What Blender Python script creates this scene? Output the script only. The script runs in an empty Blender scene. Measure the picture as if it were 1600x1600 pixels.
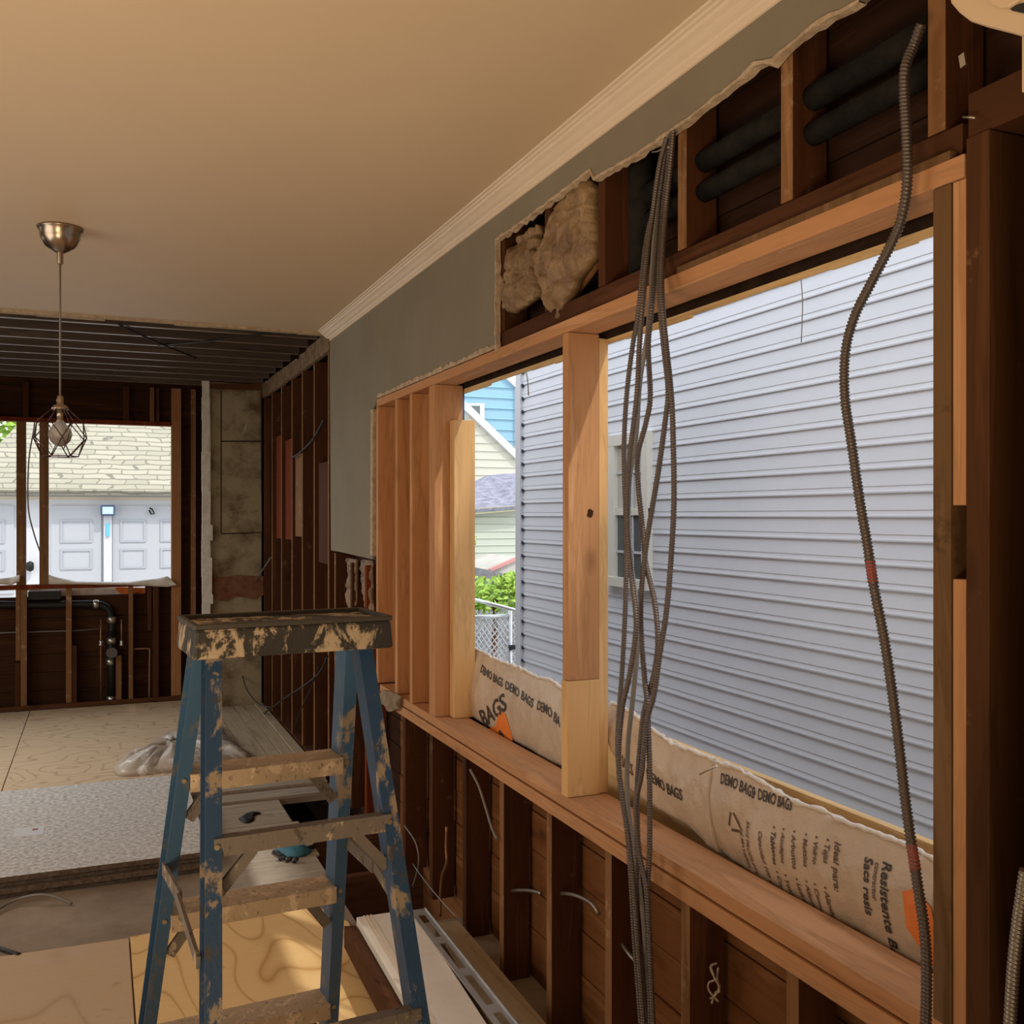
import bpy, bmesh, math, random
from math import sin, cos, tan, pi, radians, atan2, sqrt
from mathutils import Vector, noise, Matrix
random.seed(7)
scene = bpy.context.scene
COL = scene.collection
# ---------------------------------------------------------------- camera, world, lights, exposure
TH = radians(22.7); F = 1540.0; CY = 805.0; H = 1.6
cam_d = bpy.data.cameras.new('camera'); cam = bpy.data.objects.new('camera', cam_d); COL.objects.link(cam)
cam.location = (0, 0, H); cam.rotation_euler = (pi/2, 0, -TH)
cam_d.sensor_width = 36; cam_d.lens = 36*F/1600; cam_d.shift_y = (CY-800)/1600
cam_d.clip_start = .02; cam_d.clip_end = 200
scene.camera = cam
w = bpy.data.worlds.new('sky'); scene.world = w; w.use_nodes = True
bg = w.node_tree.nodes['Background']; bg.inputs[0].default_value = (.90, .945, 1.0, 1); bg.inputs[1].default_value = 1.9
def light(kind, name, loc, rot, energy, color, **kw):
    d = bpy.data.lights.new(name, kind); d.energy = energy; d.color = color
    for k, v in kw.items(): setattr(d, k, v)
    o = bpy.data.objects.new(name, d); o.location = loc; o.rotation_euler = rot; COL.objects.link(o); return o
def aim(o, tgt):
    o.rotation_euler = (Vector(tgt)-o.location).to_track_quat('-Z', 'Y').to_euler()
sun = light('SUN', 'sun', (0, 0, 10), (0, 0, 0), 2.0, (1, .95, .86), angle=.02)
sun.rotation_euler = Vector((-.30, .55, -.80)).to_track_quat('-Z', 'Y').to_euler()
a = light('AREA', 'fill_back_warm', (-.4, -2.3, .95), (0, 0, 0), 33, (1, .76, .50), shape='RECTANGLE', size=3.0, size_y=2.0); aim(a, (.3, 3, .7))  # unseen warm fill added behind the camera, no door there
a = light('AREA', 'fill_left', (-2.6, 2.9, 1.3), (0, 0, 0), 40, (1, .90, .78), shape='RECTANGLE', size=2.6, size_y=1.8); aim(a, (1.2, 3.6, 1.2))  # added fill from the left, in front of a windowless wall
a = light('AREA', 'fill_low_disk', (-.9, .2, .35), (0, 0, 0), 24, (1, .74, .46), shape='DISK', size=.9, spread=radians(110)); aim(a, (-.3, 1.6, 2.7))  # added upward fill that warms the ceiling, not a real lamp
a = light('AREA', 'fill_far_left', (-2.6, 6.6, 1.9), (0, 0, 0), 34, (1, .95, .88), shape='RECTANGLE', size=1.8, size_y=1.2, spread=radians(120)); aim(a, (-.1, 6.4, 0))  # unseen fill added to brighten the far floor
scene.view_settings.view_transform = 'Standard'; scene.view_settings.look = 'None'
scene.view_settings.gamma = 1; scene.view_settings.use_curve_mapping = False
scene.view_settings.exposure = 0.0
# ---------------------------------------------------------------- survey helpers: sight lines to real planes
def ray(u, v):
    t = (u-800)/F
    return Vector((sin(TH)+t*cos(TH), cos(TH)-t*sin(TH), -(v-CY)/F))
def atX(u, v, x): d = ray(u, v); k = x/d.x; return Vector((x, d.y*k, H+d.z*k))
def atY(u, v, y): d = ray(u, v); k = y/d.y; return Vector((d.x*k, y, H+d.z*k))
def atZ(u, v, z): d = ray(u, v); k = (z-H)/d.z; return Vector((d.x*k, d.y*k, z))
# ---------------------------------------------------------------- materials
MATS = {}
def base(name, col=(.5,.5,.5), rough=.7, metal=0, **kw):
    m = bpy.data.materials.new(name); m.use_nodes = True; MATS[name] = m
    b = m.node_tree.nodes['Principled BSDF']
    if not metal and rough > .6: b.inputs['Specular IOR Level'].default_value = .10
    b.inputs['Base Color'].default_value = (*col, 1); b.inputs['Roughness'].default_value = rough; b.inputs['Metallic'].default_value = metal
    for k, v in kw.items(): b.inputs[k].default_value = v
    return m, m.node_tree, b
def coords(nt, scale=(1,1,1), rnd=True):
    tc = nt.nodes.new('ShaderNodeTexCoord'); mp = nt.nodes.new('ShaderNodeMapping'); mp.inputs['Scale'].default_value = scale
    if rnd:
        oi = nt.nodes.new('ShaderNodeObjectInfo'); mu = nt.nodes.new('ShaderNodeMath'); mu.operation = 'MULTIPLY'; mu.inputs[1].default_value = 17
        nt.links.new(oi.outputs['Random'], mu.inputs[0])
        ad = nt.nodes.new('ShaderNodeVectorMath'); ad.operation = 'ADD'
        nt.links.new(tc.outputs['Object'], ad.inputs[0]); nt.links.new(mu.outputs[0], ad.inputs[1]); nt.links.new(ad.outputs[0], mp.inputs['Vector'])
    else: nt.links.new(tc.outputs['Object'], mp.inputs['Vector'])
    return mp.outputs[0]
def nz(nt, vec, scale, detail=4, rough=.55, dist=0):
    n = nt.nodes.new('ShaderNodeTexNoise'); n.inputs['Scale'].default_value = scale; n.inputs['Detail'].default_value = detail
    n.inputs['Roughness'].default_value = rough; n.inputs['Distortion'].default_value = dist
    nt.links.new(vec, n.inputs['Vector']); return n.outputs['Fac']
def ramp(nt, fac, stops):
    r = nt.nodes.new('ShaderNodeValToRGB'); e = r.color_ramp.elements
    while len(e) > 1: e.remove(e[-1])
    e[0].position = stops[0][0]; e[0].color = (*stops[0][1], 1)
    for p, c in stops[1:]: x = e.new(p); x.color = (*c, 1)
    nt.links.new(fac, r.inputs[0]); return r.outputs[0]
def mixc(nt, fac, a, b):
    m = nt.nodes.new('ShaderNodeMix'); m.data_type = 'RGBA'
    for s, v in ((0, fac), (6, a), (7, b)):
        if isinstance(v, (int, float)): m.inputs[s].default_value = v
        elif isinstance(v, tuple): m.inputs[s].default_value = (*v, 1)
        else: nt.links.new(v, m.inputs[s])
    return m.outputs[2]
def bump(nt, b, h, strength=.3, dist=.01):
    n = nt.nodes.new('ShaderNodeBump'); n.inputs['Strength'].default_value = strength; n.inputs['Distance'].default_value = dist
    nt.links.new(h, n.inputs['Height']); nt.links.new(n.outputs[0], b.inputs['Normal'])
def mth(nt, op, a, b=0):
    m = nt.nodes.new('ShaderNodeMath'); m.operation = op
    for i, v in enumerate((a, b)):
        if isinstance(v, (int, float)): m.inputs[i].default_value = v
        else: nt.links.new(v, m.inputs[i])
    return m.outputs[0]
def wood(name, c1, c2, c3, axis='Z', rough=.75, knots=.5, dirt=None, dirt_t=.62):
    m, nt, b = base(name, rough=rough)
    sc = {'Z': (9, 9, .7), 'Y': (9, .7, 9), 'X': (.7, 9, 9)}[axis]
    v = coords(nt, sc)
    n1 = nz(nt, v, 1.6, 5, .6, .6)
    g = mth(nt, 'PINGPONG', mth(nt, 'MULTIPLY', n1, 9), 1)
    col = ramp(nt, n1, [(.25, c1), (.5, c2), (.75, c3)])
    col = mixc(nt, mth(nt, 'MULTIPLY', mth(nt, 'POWER', g, 3), .38), col, tuple(x*.55 for x in c1))
    v2 = coords(nt, {'Z': (6, 6, 2.6), 'Y': (6, 2.6, 6), 'X': (2.6, 6, 6)}[axis])
    if knots:
        vo = nt.nodes.new('ShaderNodeTexVoronoi'); vo.inputs['Scale'].default_value = .9; nt.links.new(v2, vo.inputs['Vector'])
        k = ramp(nt, vo.outputs['Distance'], [(.03, (1,1,1)), (.13, (0,0,0))])
        col = mixc(nt, mth(nt, 'MULTIPLY', k, knots), col, tuple(x*.3 for x in c1))
    if dirt:
        v3 = coords(nt, (1, 1, 1)); nd = nz(nt, v3, 9, 6, .7)
        col = mixc(nt, ramp(nt, nd, [(dirt_t, (0,0,0)), (dirt_t+.12, (1,1,1))]), col, dirt)
    nt.links.new(col, b.inputs['Base Color'])
    bump(nt, b, n1, .25, .004)
    return m
def ply(name, c1, c2, line, sc=(1.0, 2.2, 1), k=9, dust=None, lw=.35, det=2.5, pw=8):
    m, nt, b = base(name, rough=.75)
    v = coords(nt, sc, False); n1 = nz(nt, v, 1.15, det, .45, .3)
    g = mth(nt, 'PINGPONG', mth(nt, 'MULTIPLY', n1, k*2), 1)
    f = mth(nt, 'POWER', g, pw)
    v2 = coords(nt, (3, 40, 3), False); n2 = nz(nt, v2, 1, 4)
    col = mixc(nt, mth(nt, 'MULTIPLY', f, lw*2), mixc(nt, n2, c1, c2), line)
    v3 = coords(nt, (1, 1, 1), False)
    col = mixc(nt, ramp(nt, nz(nt, v3, 7, 4), [(.66, (0,0,0)), (.74, (.6,.6,.6))]), col, tuple(x*.55 for x in line))
    if dust: col = mixc(nt, ramp(nt, nz(nt, v3, 2.4, 6, .7), [(.38, (.0,.0,.0)), (.70, (.65,.65,.65))]), col, dust)
    nt.links.new(col, b.inputs['Base Color']); return m
def mottled(name, c1, c2, scale=5, rough=.8, detail=6, lo=.35, hi=.65, bmp=0, metal=0, bscale=None):
    m, nt, b = base(name, rough=rough, metal=metal); v = coords(nt, (1,1,1), False)
    n = nz(nt, v, scale, detail, .65)
    nt.links.new(ramp(nt, n, [(lo, c1), (hi, c2)]), b.inputs['Base Color'])
    if bmp: bump(nt, b, nz(nt, v, bscale or scale*2, 6, .7), bmp, .01)
    return m
def splat(name, c, c2, scale=14, t=.56, rough=.55, metal=0, c3=None):
    m, nt, b = base(name, rough=rough, metal=metal); v = coords(nt, (1,1,.55), False)
    n = nz(nt, v, scale, 8, .72, .4)
    col = mixc(nt, ramp(nt, n, [(t, (0,0,0)), (t+.05, (1,1,1))]), c, c2)
    if c3:
        n3 = nz(nt, v, scale*2.7, 5, .7, .2); col = mixc(nt, ramp(nt, n3, [(.58, (0,0,0)), (.64, (.9,.9,.9))]), col, c3)
    nt.links.new(col, b.inputs['Base Color']); bump(nt, b, n, .5, .004); return m
fir = wood('fir_lumber', (.44,.20,.085), (.53,.27,.125), (.62,.35,.18))
fir_y = wood('fir_lumber_lengthwise', (.44,.21,.095), (.53,.275,.135), (.62,.35,.19), 'Y')
fir_x = wood('fir_lumber_crosswise', (.44,.21,.095), (.53,.275,.135), (.62,.35,.19), 'X')
pine = wood('pale_pine', (.66,.38,.16), (.74,.46,.21), (.80,.53,.27))
pine_y = wood('pale_pine_lengthwise', (.70,.45,.20), (.80,.55,.27), (.86,.62,.33), 'Y')
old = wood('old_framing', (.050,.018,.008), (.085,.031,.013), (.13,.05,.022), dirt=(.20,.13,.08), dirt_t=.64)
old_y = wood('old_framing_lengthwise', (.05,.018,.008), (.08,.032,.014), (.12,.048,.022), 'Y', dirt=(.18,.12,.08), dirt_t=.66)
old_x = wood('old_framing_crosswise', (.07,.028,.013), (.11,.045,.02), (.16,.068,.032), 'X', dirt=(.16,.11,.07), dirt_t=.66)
old_lit = wood('lit_old_framing', (.17,.08,.035), (.25,.125,.055), (.34,.185,.09), dirt=(.40,.28,.17), dirt_t=.58)  # paler copy of the old framing, light painted into the colour
red_old = wood('red_framing', (.13,.026,.010), (.19,.042,.016), (.25,.065,.026), rough=.95)
grey_old = wood('weathered_jamb', (.12,.062,.026), (.17,.095,.045), (.22,.13,.07), dirt=(.07,.04,.02), dirt_t=.6)
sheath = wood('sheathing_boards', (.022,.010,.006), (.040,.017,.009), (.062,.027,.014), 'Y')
sheath_low = wood('lit_lower_sheathing', (.12,.045,.015), (.20,.08,.028), (.30,.135,.05), 'Y', knots=.8)  # warm light on the lower boards painted as a lighter brown
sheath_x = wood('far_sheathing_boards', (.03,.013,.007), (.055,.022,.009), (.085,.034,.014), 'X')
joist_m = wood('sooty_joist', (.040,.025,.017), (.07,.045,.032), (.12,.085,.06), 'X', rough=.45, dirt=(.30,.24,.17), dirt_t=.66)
darkish = mottled('gap_shade', (.02,.011,.007), (.04,.022,.014), 9, .9)  # dark tone that paints the shade in gaps and grooves
joist_b = wood('dusty_lit_joist_edge', (.13,.09,.065), (.21,.155,.115), (.32,.25,.19), 'X', rough=.38, dirt=(.05,.035,.025), dirt_t=.56)  # window reflections on the undersides painted in, along with some dust
ceil_m = mottled('ceiling_paint', (.64,.50,.35), (.67,.53,.37), .8, .6)
wall_m = mottled('olive_wall_paint', (.225,.195,.145), (.25,.22,.165), 2.5, .7)
plaster_edge = mottled('broken_plaster_edge', (.62,.50,.36), (.42,.30,.20), 30, .95, bmp=.8)
crown_m = mottled('cream_trim_paint', (.74,.61,.47), (.78,.65,.51), 4, .45)
chim_m = mottled('old_chimney_plaster', (.15,.10,.055), (.36,.29,.19), 4.2, .95, 9, .36, .56, bmp=.5, bscale=9)
brick_m = mottled('exposed_brick', (.16,.055,.03), (.24,.12,.07), 12, .95, bmp=.6)
white_p = mottled('white_plaster_strip', (.66,.60,.52), (.80,.76,.70), 20, .9, bmp=.5)
kraft = mottled('kraft_paper', (.15,.085,.04), (.33,.215,.11), 7, .5, 7, .36, .62, bmp=.6, bscale=24)
wool_m = mottled('rock_wool', (.40,.17,.07), (.55,.27,.12), 40, 1, bmp=1.0)
subfloor = mottled('dusty_subfloor', (.24,.185,.14), (.36,.29,.225), 3, .85, 8, bmp=.2)
plank_m = wood('dusty_planks', (.36,.28,.19), (.46,.37,.26), (.55,.46,.34), 'Y', knots=.2, dirt=(.30,.24,.17), dirt_t=.6)
plank_x = wood('dusty_cross_planks', (.33,.28,.22), (.42,.36,.29), (.50,.44,.36), 'X', knots=.2, dirt=(.26,.21,.16), dirt_t=.6)
ply_far = ply('far_plywood', (.64,.49,.33), (.70,.55,.38), (.40,.27,.16), (1.5, 2.6, 1), 12, lw=.42, det=1.5)
ply_near = ply('near_plywood', (.78,.52,.23), (.84,.58,.28), (.50,.26,.08), (2.6, .8, 1), 10, lw=.40, det=.6, pw=10)
ply_dusty = ply('dusty_near_plywood', (.55,.38,.23), (.60,.43,.27), (.38,.23,.12), (1.6, .9, 1), 5, dust=(.56,.45,.34))
board_m = mottled('grey_cement_board', (.42,.42,.42), (.78,.77,.76), 45, .8, 8, .38, .60)
board_edge = mottled('board_core', (.10,.065,.045), (.20,.15,.11), 60, .95, bmp=.6)
white_door = mottled('white_painted_panel', (.80,.73,.63), (.72,.63,.52), 5, .5, 8, .5, .75)
galv = mottled('galvanised_steel', (.55,.57,.58), (.68,.70,.71), 9, .35, metal=.7)
blue_f = splat('blue_fibreglass', (.036,.095,.185), (.30,.23,.16), 11, .60, .42, c3=(.10,.11,.12))
blue_c = splat('blue_fibreglass_spattered', (.018,.055,.125), (.30,.23,.155), 13, .53, .45, c3=(.06,.05,.045))
cap_m = splat('spattered_black_plastic', (.022,.018,.014), (.40,.31,.21), 22, .50, .6, c3=(.03,.022,.017))
cap_end = splat('grimy_black_plastic', (.045,.037,.028), (.15,.11,.07), 16, .62, .6)
step_m = splat('dirty_aluminium', (.46,.34,.22), (.66,.50,.33), 34, .54, .6, .1, c3=(.20,.13,.08))
bar_m = splat('grey_spattered_bar', (.17,.14,.115), (.46,.36,.25), 22, .57, .6, .2, c3=(.08,.06,.05))
brass_m = base('brass_rivet', (.42,.33,.22), .4, .8)[0]
armour = base('steel_armour', (.13,.105,.095), .38, .6)[0]
armour_b = base('bright_steel_armour', (.30,.26,.22), .35, .75)[0]
cable_g = base('grey_cable_sheath', (.20,.18,.155), .5)[0]
red_band = base('red_banding', (.30,.07,.06), .5)[0]
black_pipe = base('black_iron', (.012,.012,.012), .5, .3)[0]
foam_pipe = mottled('dusty_black_foam', (.008,.008,.008), (.022,.019,.016), 14, .85)
copper = base('old_copper', (.34,.18,.10), .45, .7)[0]
chrome = base('steel_clamp', (.55,.52,.48), .3, .9)[0]
nickel = base('brushed_nickel', (.42,.34,.26), .28, 1)[0]
cage_m = base('dark_bronze_wire', (.10,.05,.045), .35, .8)[0]
bulb_m = base('lamp_glass', (.50,.45,.40), .35, 0, **{'Transmission Weight': .55, 'IOR': 1.05})[0]
film = mottled('tan_bag_plastic', (.54,.42,.31), (.62,.49,.37), 6, .27, bmp=.75, bscale=11)
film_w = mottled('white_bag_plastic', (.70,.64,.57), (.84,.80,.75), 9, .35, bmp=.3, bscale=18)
orange = base('orange_print', (.85,.22,.03), .45)[0]
black_ink = base('black_print', (.045,.032,.028), .5)[0]
brown_ink = base('brown_print', (.13,.065,.035), .5)[0]
siding_m = mottled('white_vinyl_siding', (.73,.75,.81), (.76,.78,.84), 2, .5)
seam_m = base('siding_shadow_holes', (.05,.06,.10), .9)[0]
trim_w = base('white_vinyl_trim', (.66,.67,.71), .5)[0]
cream_s = base('cream_siding', (.58,.57,.49), .6)[0]
green_s = base('pale_green_siding', (.50,.54,.46), .6)[0]
blue_s = base('sky_blue_siding', (.25,.44,.57), .6)[0]
olive_t = base('olive_fascia', (.40,.38,.22), .7)[0]
glass_d = base('dark_window_glass', (.12,.14,.14), .12)[0]
curtain = base('window_blind', (.62,.60,.55), .8)[0]
shingle_g = mottled('grey_shingles', (.17,.17,.22), (.34,.34,.42), 9, .9, 8, .35, .65, bmp=.4)
concrete = mottled('pale_concrete', (.45,.43,.40), (.56,.54,.50), 4, .9)
leaf = mottled('leaves', (.16,.33,.03), (.42,.58,.08), 8, .6)
soil = mottled('dark_crawlspace_soil', (.022,.015,.01), (.05,.034,.022), 7, 1, bmp=.6)
dark_fence = mottled('slate_edging', (.14,.14,.15), (.24,.24,.26), 12, .9)
rosy = base('red_ridge', (.62,.30,.28), .7)[0]
glove_b = base('blue_glove', (.04,.16,.22), .6)[0]
black_g = base('black_rubber', (.015,.015,.015), .6)[0]
beige_pl = base('beige_plastic', (.70,.53,.35), .4)[0]
bluetape = base('blue_membrane', (.02,.09,.25), .5)[0]
# shingled garage roof
m, nt, b = base('pale_roof_shingles', rough=.9); v = coords(nt, (1,1,1), False)
bk = nt.nodes.new('ShaderNodeTexBrick'); bk.inputs['Scale'].default_value = 1; bk.inputs['Brick Width'].default_value = .33; bk.inputs['Row Height'].default_value = .10
bk.inputs['Mortar Size'].default_value = .011; bk.inputs['Color1'].default_value = (.44,.41,.33,1); bk.inputs['Color2'].default_value = (.36,.34,.27,1); bk.inputs['Mortar'].default_value = (.22,.21,.17,1)
nn_ = nt.nodes.new('ShaderNodeTexNoise'); nn_.inputs['Scale'].default_value = 3.5; nt.links.new(v, nn_.inputs['Vector']); vm = nt.nodes.new('ShaderNodeVectorMath'); vm.operation = 'MULTIPLY_ADD'; nt.links.new(nn_.outputs['Color'], vm.inputs[0]); vm.inputs[1].default_value = (.4,.05,.0); nt.links.new(v, vm.inputs[2]); nt.links.new(vm.outputs[0], bk.inputs['Vector']); nt.links.new(bk.outputs['Color'], b.inputs['Base Color']); shingle_p = m
# ---------------------------------------------------------------- mesh helpers
class MB:
    def __init__(s): s.v = []; s.f = []; s.sm = []; s.mi = []
    def add(s, vs, fs, smooth=False, mi=0):
        n = len(s.v); s.v += [tuple(p) for p in vs]
        for f in fs: s.f.append([i+n for i in f]); s.sm.append(smooth); s.mi.append(mi)
        return s
    def box(s, a, b, mi=0):
        x0,y0,z0 = a; x1,y1,z1 = b
        return s.add([(x0,y0,z0),(x1,y0,z0),(x1,y1,z0),(x0,y1,z0),(x0,y0,z1),(x1,y0,z1),(x1,y1,z1),(x0,y1,z1)],
            [(3,2,1,0),(4,5,6,7),(0,1,5,4),(1,2,6,5),(2,3,7,6),(3,0,4,7)], mi=mi)
    def bar(s, p, q, side, wd, dp, mi=0, taper=1):      # box beam from p to q; side = width direction
        p, q, side = Vector(p), Vector(q), Vector(side); ax = (q-p).normalized(); sd = (side-ax*side.dot(ax)).normalized(); up = ax.cross(sd)
        vs = []
        for c, k in ((p, 1), (q, taper)):
            for i, j in ((-1,-1),(1,-1),(1,1),(-1,1)): vs.append(c+sd*wd*.5*i*k+up*dp*.5*j*k)
        return s.add(vs, [(3,2,1,0),(4,5,6,7),(0,1,5,4),(1,2,6,5),(2,3,7,6),(3,0,4,7)], mi=mi)
    def prism(s, poly, off, mi=0):                       # planar polygon swept by off
        n = len(poly); off = Vector(off); vs = [Vector(p) for p in poly]+[Vector(p)+off for p in poly]
        fs = [tuple(range(n)), tuple(range(2*n-1, n-1, -1))]+[(i, i+n, (i+1) % n+n, (i+1) % n) for i in range(n)]
        return s.add(vs, fs, mi=mi)
    def tube(s, pts, r, n=8, rib=0, pitch=.006, mi=0, step=None):
        pts = [Vector(p) for p in pts]
        cum = [0]
        for i in range(1, len(pts)): cum.append(cum[-1]+(pts[i]-pts[i-1]).length)
        L = cum[-1]
        if step:
            m_ = max(2, int(L/step)); out = []; j = 0
            for k in range(m_+1):
                t = L*k/m_
                while j < len(cum)-2 and cum[j+1] < t: j += 1
                out.append(pts[j].lerp(pts[j+1], (t-cum[j])/max(1e-9, cum[j+1]-cum[j])))
            pts = out
        vs = []; up = None; acc = 0
        for i, p in enumerate(pts):
            a_ = pts[max(0, i-1)]; b_ = pts[min(len(pts)-1, i+1)]; t = (b_-a_).normalized()
            if up is None: up = t.orthogonal().normalized()
            up = (up-t*up.dot(t)).normalized(); sd = t.cross(up)
            if i: acc += (p-pts[i-1]).length
            for k in range(n):
                th = 2*pi*k/n; rr = r(i/len(pts)) if callable(r) else r
                if rib: rr = rr*(1+rib*sin(2*pi*acc/pitch+th))
                vs.append(p+up*cos(th)*rr+sd*sin(th)*rr)
        fs = [(i*n+k, i*n+(k+1) % n, (i+1)*n+(k+1) % n, (i+1)*n+k) for i in range(len(pts)-1) for k in range(n)]
        s.add(vs, fs, True, mi); N = len(pts)
        b0 = len(s.v)-len(vs)
        s.f.append([b0+k for k in range(n-1, -1, -1)]); s.sm.append(False); s.mi.append(mi)
        s.f.append([b0+(N-1)*n+k for k in range(n)]); s.sm.append(False); s.mi.append(mi); return s
    def lathe(s, prof, c, n=28, mi=0):
        c = Vector(c); vs = []
        for r, z in prof:
            for k in range(n): vs.append(c+Vector((r*cos(2*pi*k/n), r*sin(2*pi*k/n), z)))
        fs = [(i*n+k, i*n+(k+1) % n, (i+1)*n+(k+1) % n, (i+1)*n+k) for i in range(len(prof)-1) for k in range(n)]
        fs += [tuple(range(n-1, -1, -1)), tuple((len(prof)-1)*n+k for k in range(n))]
        return s.add(vs, fs, True, mi)
    def obj(s, name, mats, parent=None, bevel=0, origin=None):
        if not isinstance(mats, (list, tuple)): mats = [mats]
        me = bpy.data.meshes.new(name)
        if parent is None and origin is None:
            xs, ys, zs = zip(*s.v); origin = ((min(xs)+max(xs))/2, (min(ys)+max(ys))/2, min(zs))
        if parent is not None: o0 = Vector(parent.get('_o', (0,0,0)))
        else: o0 = Vector(origin)
        me.from_pydata([tuple(Vector(p)-o0) for p in s.v], [], s.f)
        for mm in mats: me.materials.append(mm)
        for p, sm, mi in zip(me.polygons, s.sm, s.mi): p.use_smooth = sm; p.material_index = mi
        bm = bmesh.new(); bm.from_mesh(me); bmesh.ops.recalc_face_normals(bm, faces=bm.faces); bm.to_mesh(me); bm.free()
        o = bpy.data.objects.new(name, me); COL.objects.link(o)
        if parent is not None: o.parent = parent; o['_o'] = list(o0)
        else: o.location = o0; o['_o'] = list(o0)
        if bevel:
            md = o.modifiers.new('bevel', 'BEVEL'); md.width = bevel; md.segments = 2; md.limit_method = 'ANGLE'; md.angle_limit = radians(50)
        return o
def empty(name, loc, label, cat, group=None):
    o = bpy.data.objects.new(name, None); o.location = loc; o.empty_display_size = .1; COL.objects.link(o); o['_o'] = list(loc); return tag(o, label, cat, group)
def tag(o, label, cat, group=None):
    o['label'] = label; o['category'] = cat
    if group: o['group'] = group
    return o
def struct(o, label=None):
    o['kind'] = 'structure'
    if label: o['label'] = label
    return o
def B(name, a, b, mat, label=None, cat=None, group=None, parent=None, bevel=.0015):
    o = MB().box(a, b).obj(name, mat, parent, bevel)
    if label and parent is None: tag(o, label, cat, group)
    elif label: o['label'] = label
    return o
def smooth(pts, k=6):
    out = []; n = len(pts)
    for i in range(n-1):
        p0, p1, p2, p3 = pts[max(0,i-1)], pts[i], pts[i+1], pts[min(n-1,i+2)]
        for j in range(k):
            t = j/k; out.append(.5*((2*p1)+(-p0+p2)*t+(2*p0-5*p1+4*p2-p3)*t*t+(-p0+3*p1-3*p2+p3)*t**3))
    out.append(pts[-1]); return out
ORD = ['first','second','third','fourth','fifth','sixth','seventh','eighth','ninth','tenth','eleventh','twelfth','thirteenth','fourteenth']
XW = 1.27; XB = 1.372       # face and back of the right wall framing
CZ = 2.70; YE = 5.9; YF = 8.93
# ================================================================ ROOM SHELL
fl = MB()
for x0, y0, x1, y1 in ((-2.8,-2.5,.93,9.03), (.93,-2.5,1.40,3.70), (.93,5.62,1.40,9.03)):
    fl.box((x0,y0,-.03), (x1,y1,0))
floor = struct(fl.obj('floor', subfloor), 'dusty grey subfloor with an opening beside the right wall')
g = MB().box((-2.8,-2.5,-.52), (1.43,9.05,-.50)).obj('floor', soil); struct(g, 'dark ground under the open floor')
cl = MB().box((-2.8,-2.5,CZ), (1.38,YE,CZ+.03)); ceiling = struct(cl.obj('ceiling', ceil_m), 'tan painted ceiling')
cb = MB().box((-2.8,YE+.02,3.02), (1.38,9.06,3.05)); struct(cb.obj('ceiling', sheath_x), 'dark boards above the open ceiling joists')
cb = MB().box((-2.8,-2.5,3.02), (1.38,YE,3.05)); struct(cb.obj('ceiling', sheath_x), 'boards above the plastered ceiling')
# torn plaster lip at the end of the ceiling
random.seed(3); lip = MB(); x = -2.8
while x < 1.22:
    w_ = random.uniform(.12, .4); lip.box((x, YE, CZ-.012-random.uniform(0,.004)), (min(x+w_,1.24), YE+random.uniform(.02,.075), CZ+.02)); x += w_
struct(lip.obj('trim_2', plaster_edge), 'broken plaster edge where the ceiling ends')
struct(MB().box((-2.83,-2.5,0), (-2.8,9.05,3.02)).obj('wall_left', wall_m))
wb = MB(); wb.box((-2.8,-2.53,0), (-2.2,-2.5,CZ)); wb.box((1.3,-2.53,0), (1.4,-2.5,CZ)); wb.box((-2.2,-2.53,0), (1.3,-2.5,CZ)); struct(wb.obj('wall_back', wall_m))
# crown moulding (profile swept along the wall)
prof = [(0,-.060),(-.005,-.059),(-.006,-.048),(-.010,-.046),(-.014,-.040),(-.024,-.034),(-.036,-.024),(-.046,-.018),(-.050,-.012),(-.056,-.010),(-.060,-.006),(-.068,-.004),(-.070,0),(0,0)]
cr = MB(); y0, y1 = -2.5, YE-.02
vs = [(XW+px, y, CZ+pz) for y in (y0, y1) for px, pz in prof]; n = len(prof)
cr.add(vs, [(i, (i+1) % n, (i+1) % n+n, i+n) for i in range(n)]+[tuple(range(n)), tuple(range(2*n-1, n-1, -1))])
struct(cr.obj('trim_1', crown_m), 'cream crown moulding along the right wall')
# ---- right wall: sheathing plus plasterboard
sh = MB(); random.seed(11)
def boards(mb, y0, y1, z0, z1, x0, x1, h=.135, mi=0, gap=.004):
    z = z0
    while z < z1-.02:
        t = min(z+h, z1); mb.box((x0+random.uniform(0,.004), y0, z), (x1, y1, t-gap), mi); z = t
boards(sh, -2.5, 8.95, 2.19, 3.0, XB+.010, XB+.03)
boards(sh, 4.75, 8.95, -.5, 2.19, XB+.010, XB+.03)
boards(sh, -2.5, 1.19, -.5, 2.19, XB+.010, XB+.03)
boards(sh, 1.19, 4.75, -.5, .68, XB+.010, XB+.03, mi=1)
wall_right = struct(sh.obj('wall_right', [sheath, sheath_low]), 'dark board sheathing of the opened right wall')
struct(MB().box((XB+.035,-2.5,-.6),(XB+.06,1.19,3.0)).box((XB+.035,4.2,-.6),(XB+.06,9.1,3.0)).box((XB+.035,1.19,2.17),(XB+.06,4.2,3.0)).box((XB+.035,1.19,-.6),(XB+.06,4.2,.735)).obj('wall_right_outer', old_y), 'outer skin of the right wall')
struct(MB().box((1.490,3.3,-.6),(1.498,4.19,.86)).obj('trim_8', old_y), 'outer board behind the rubbish bag')
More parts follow.
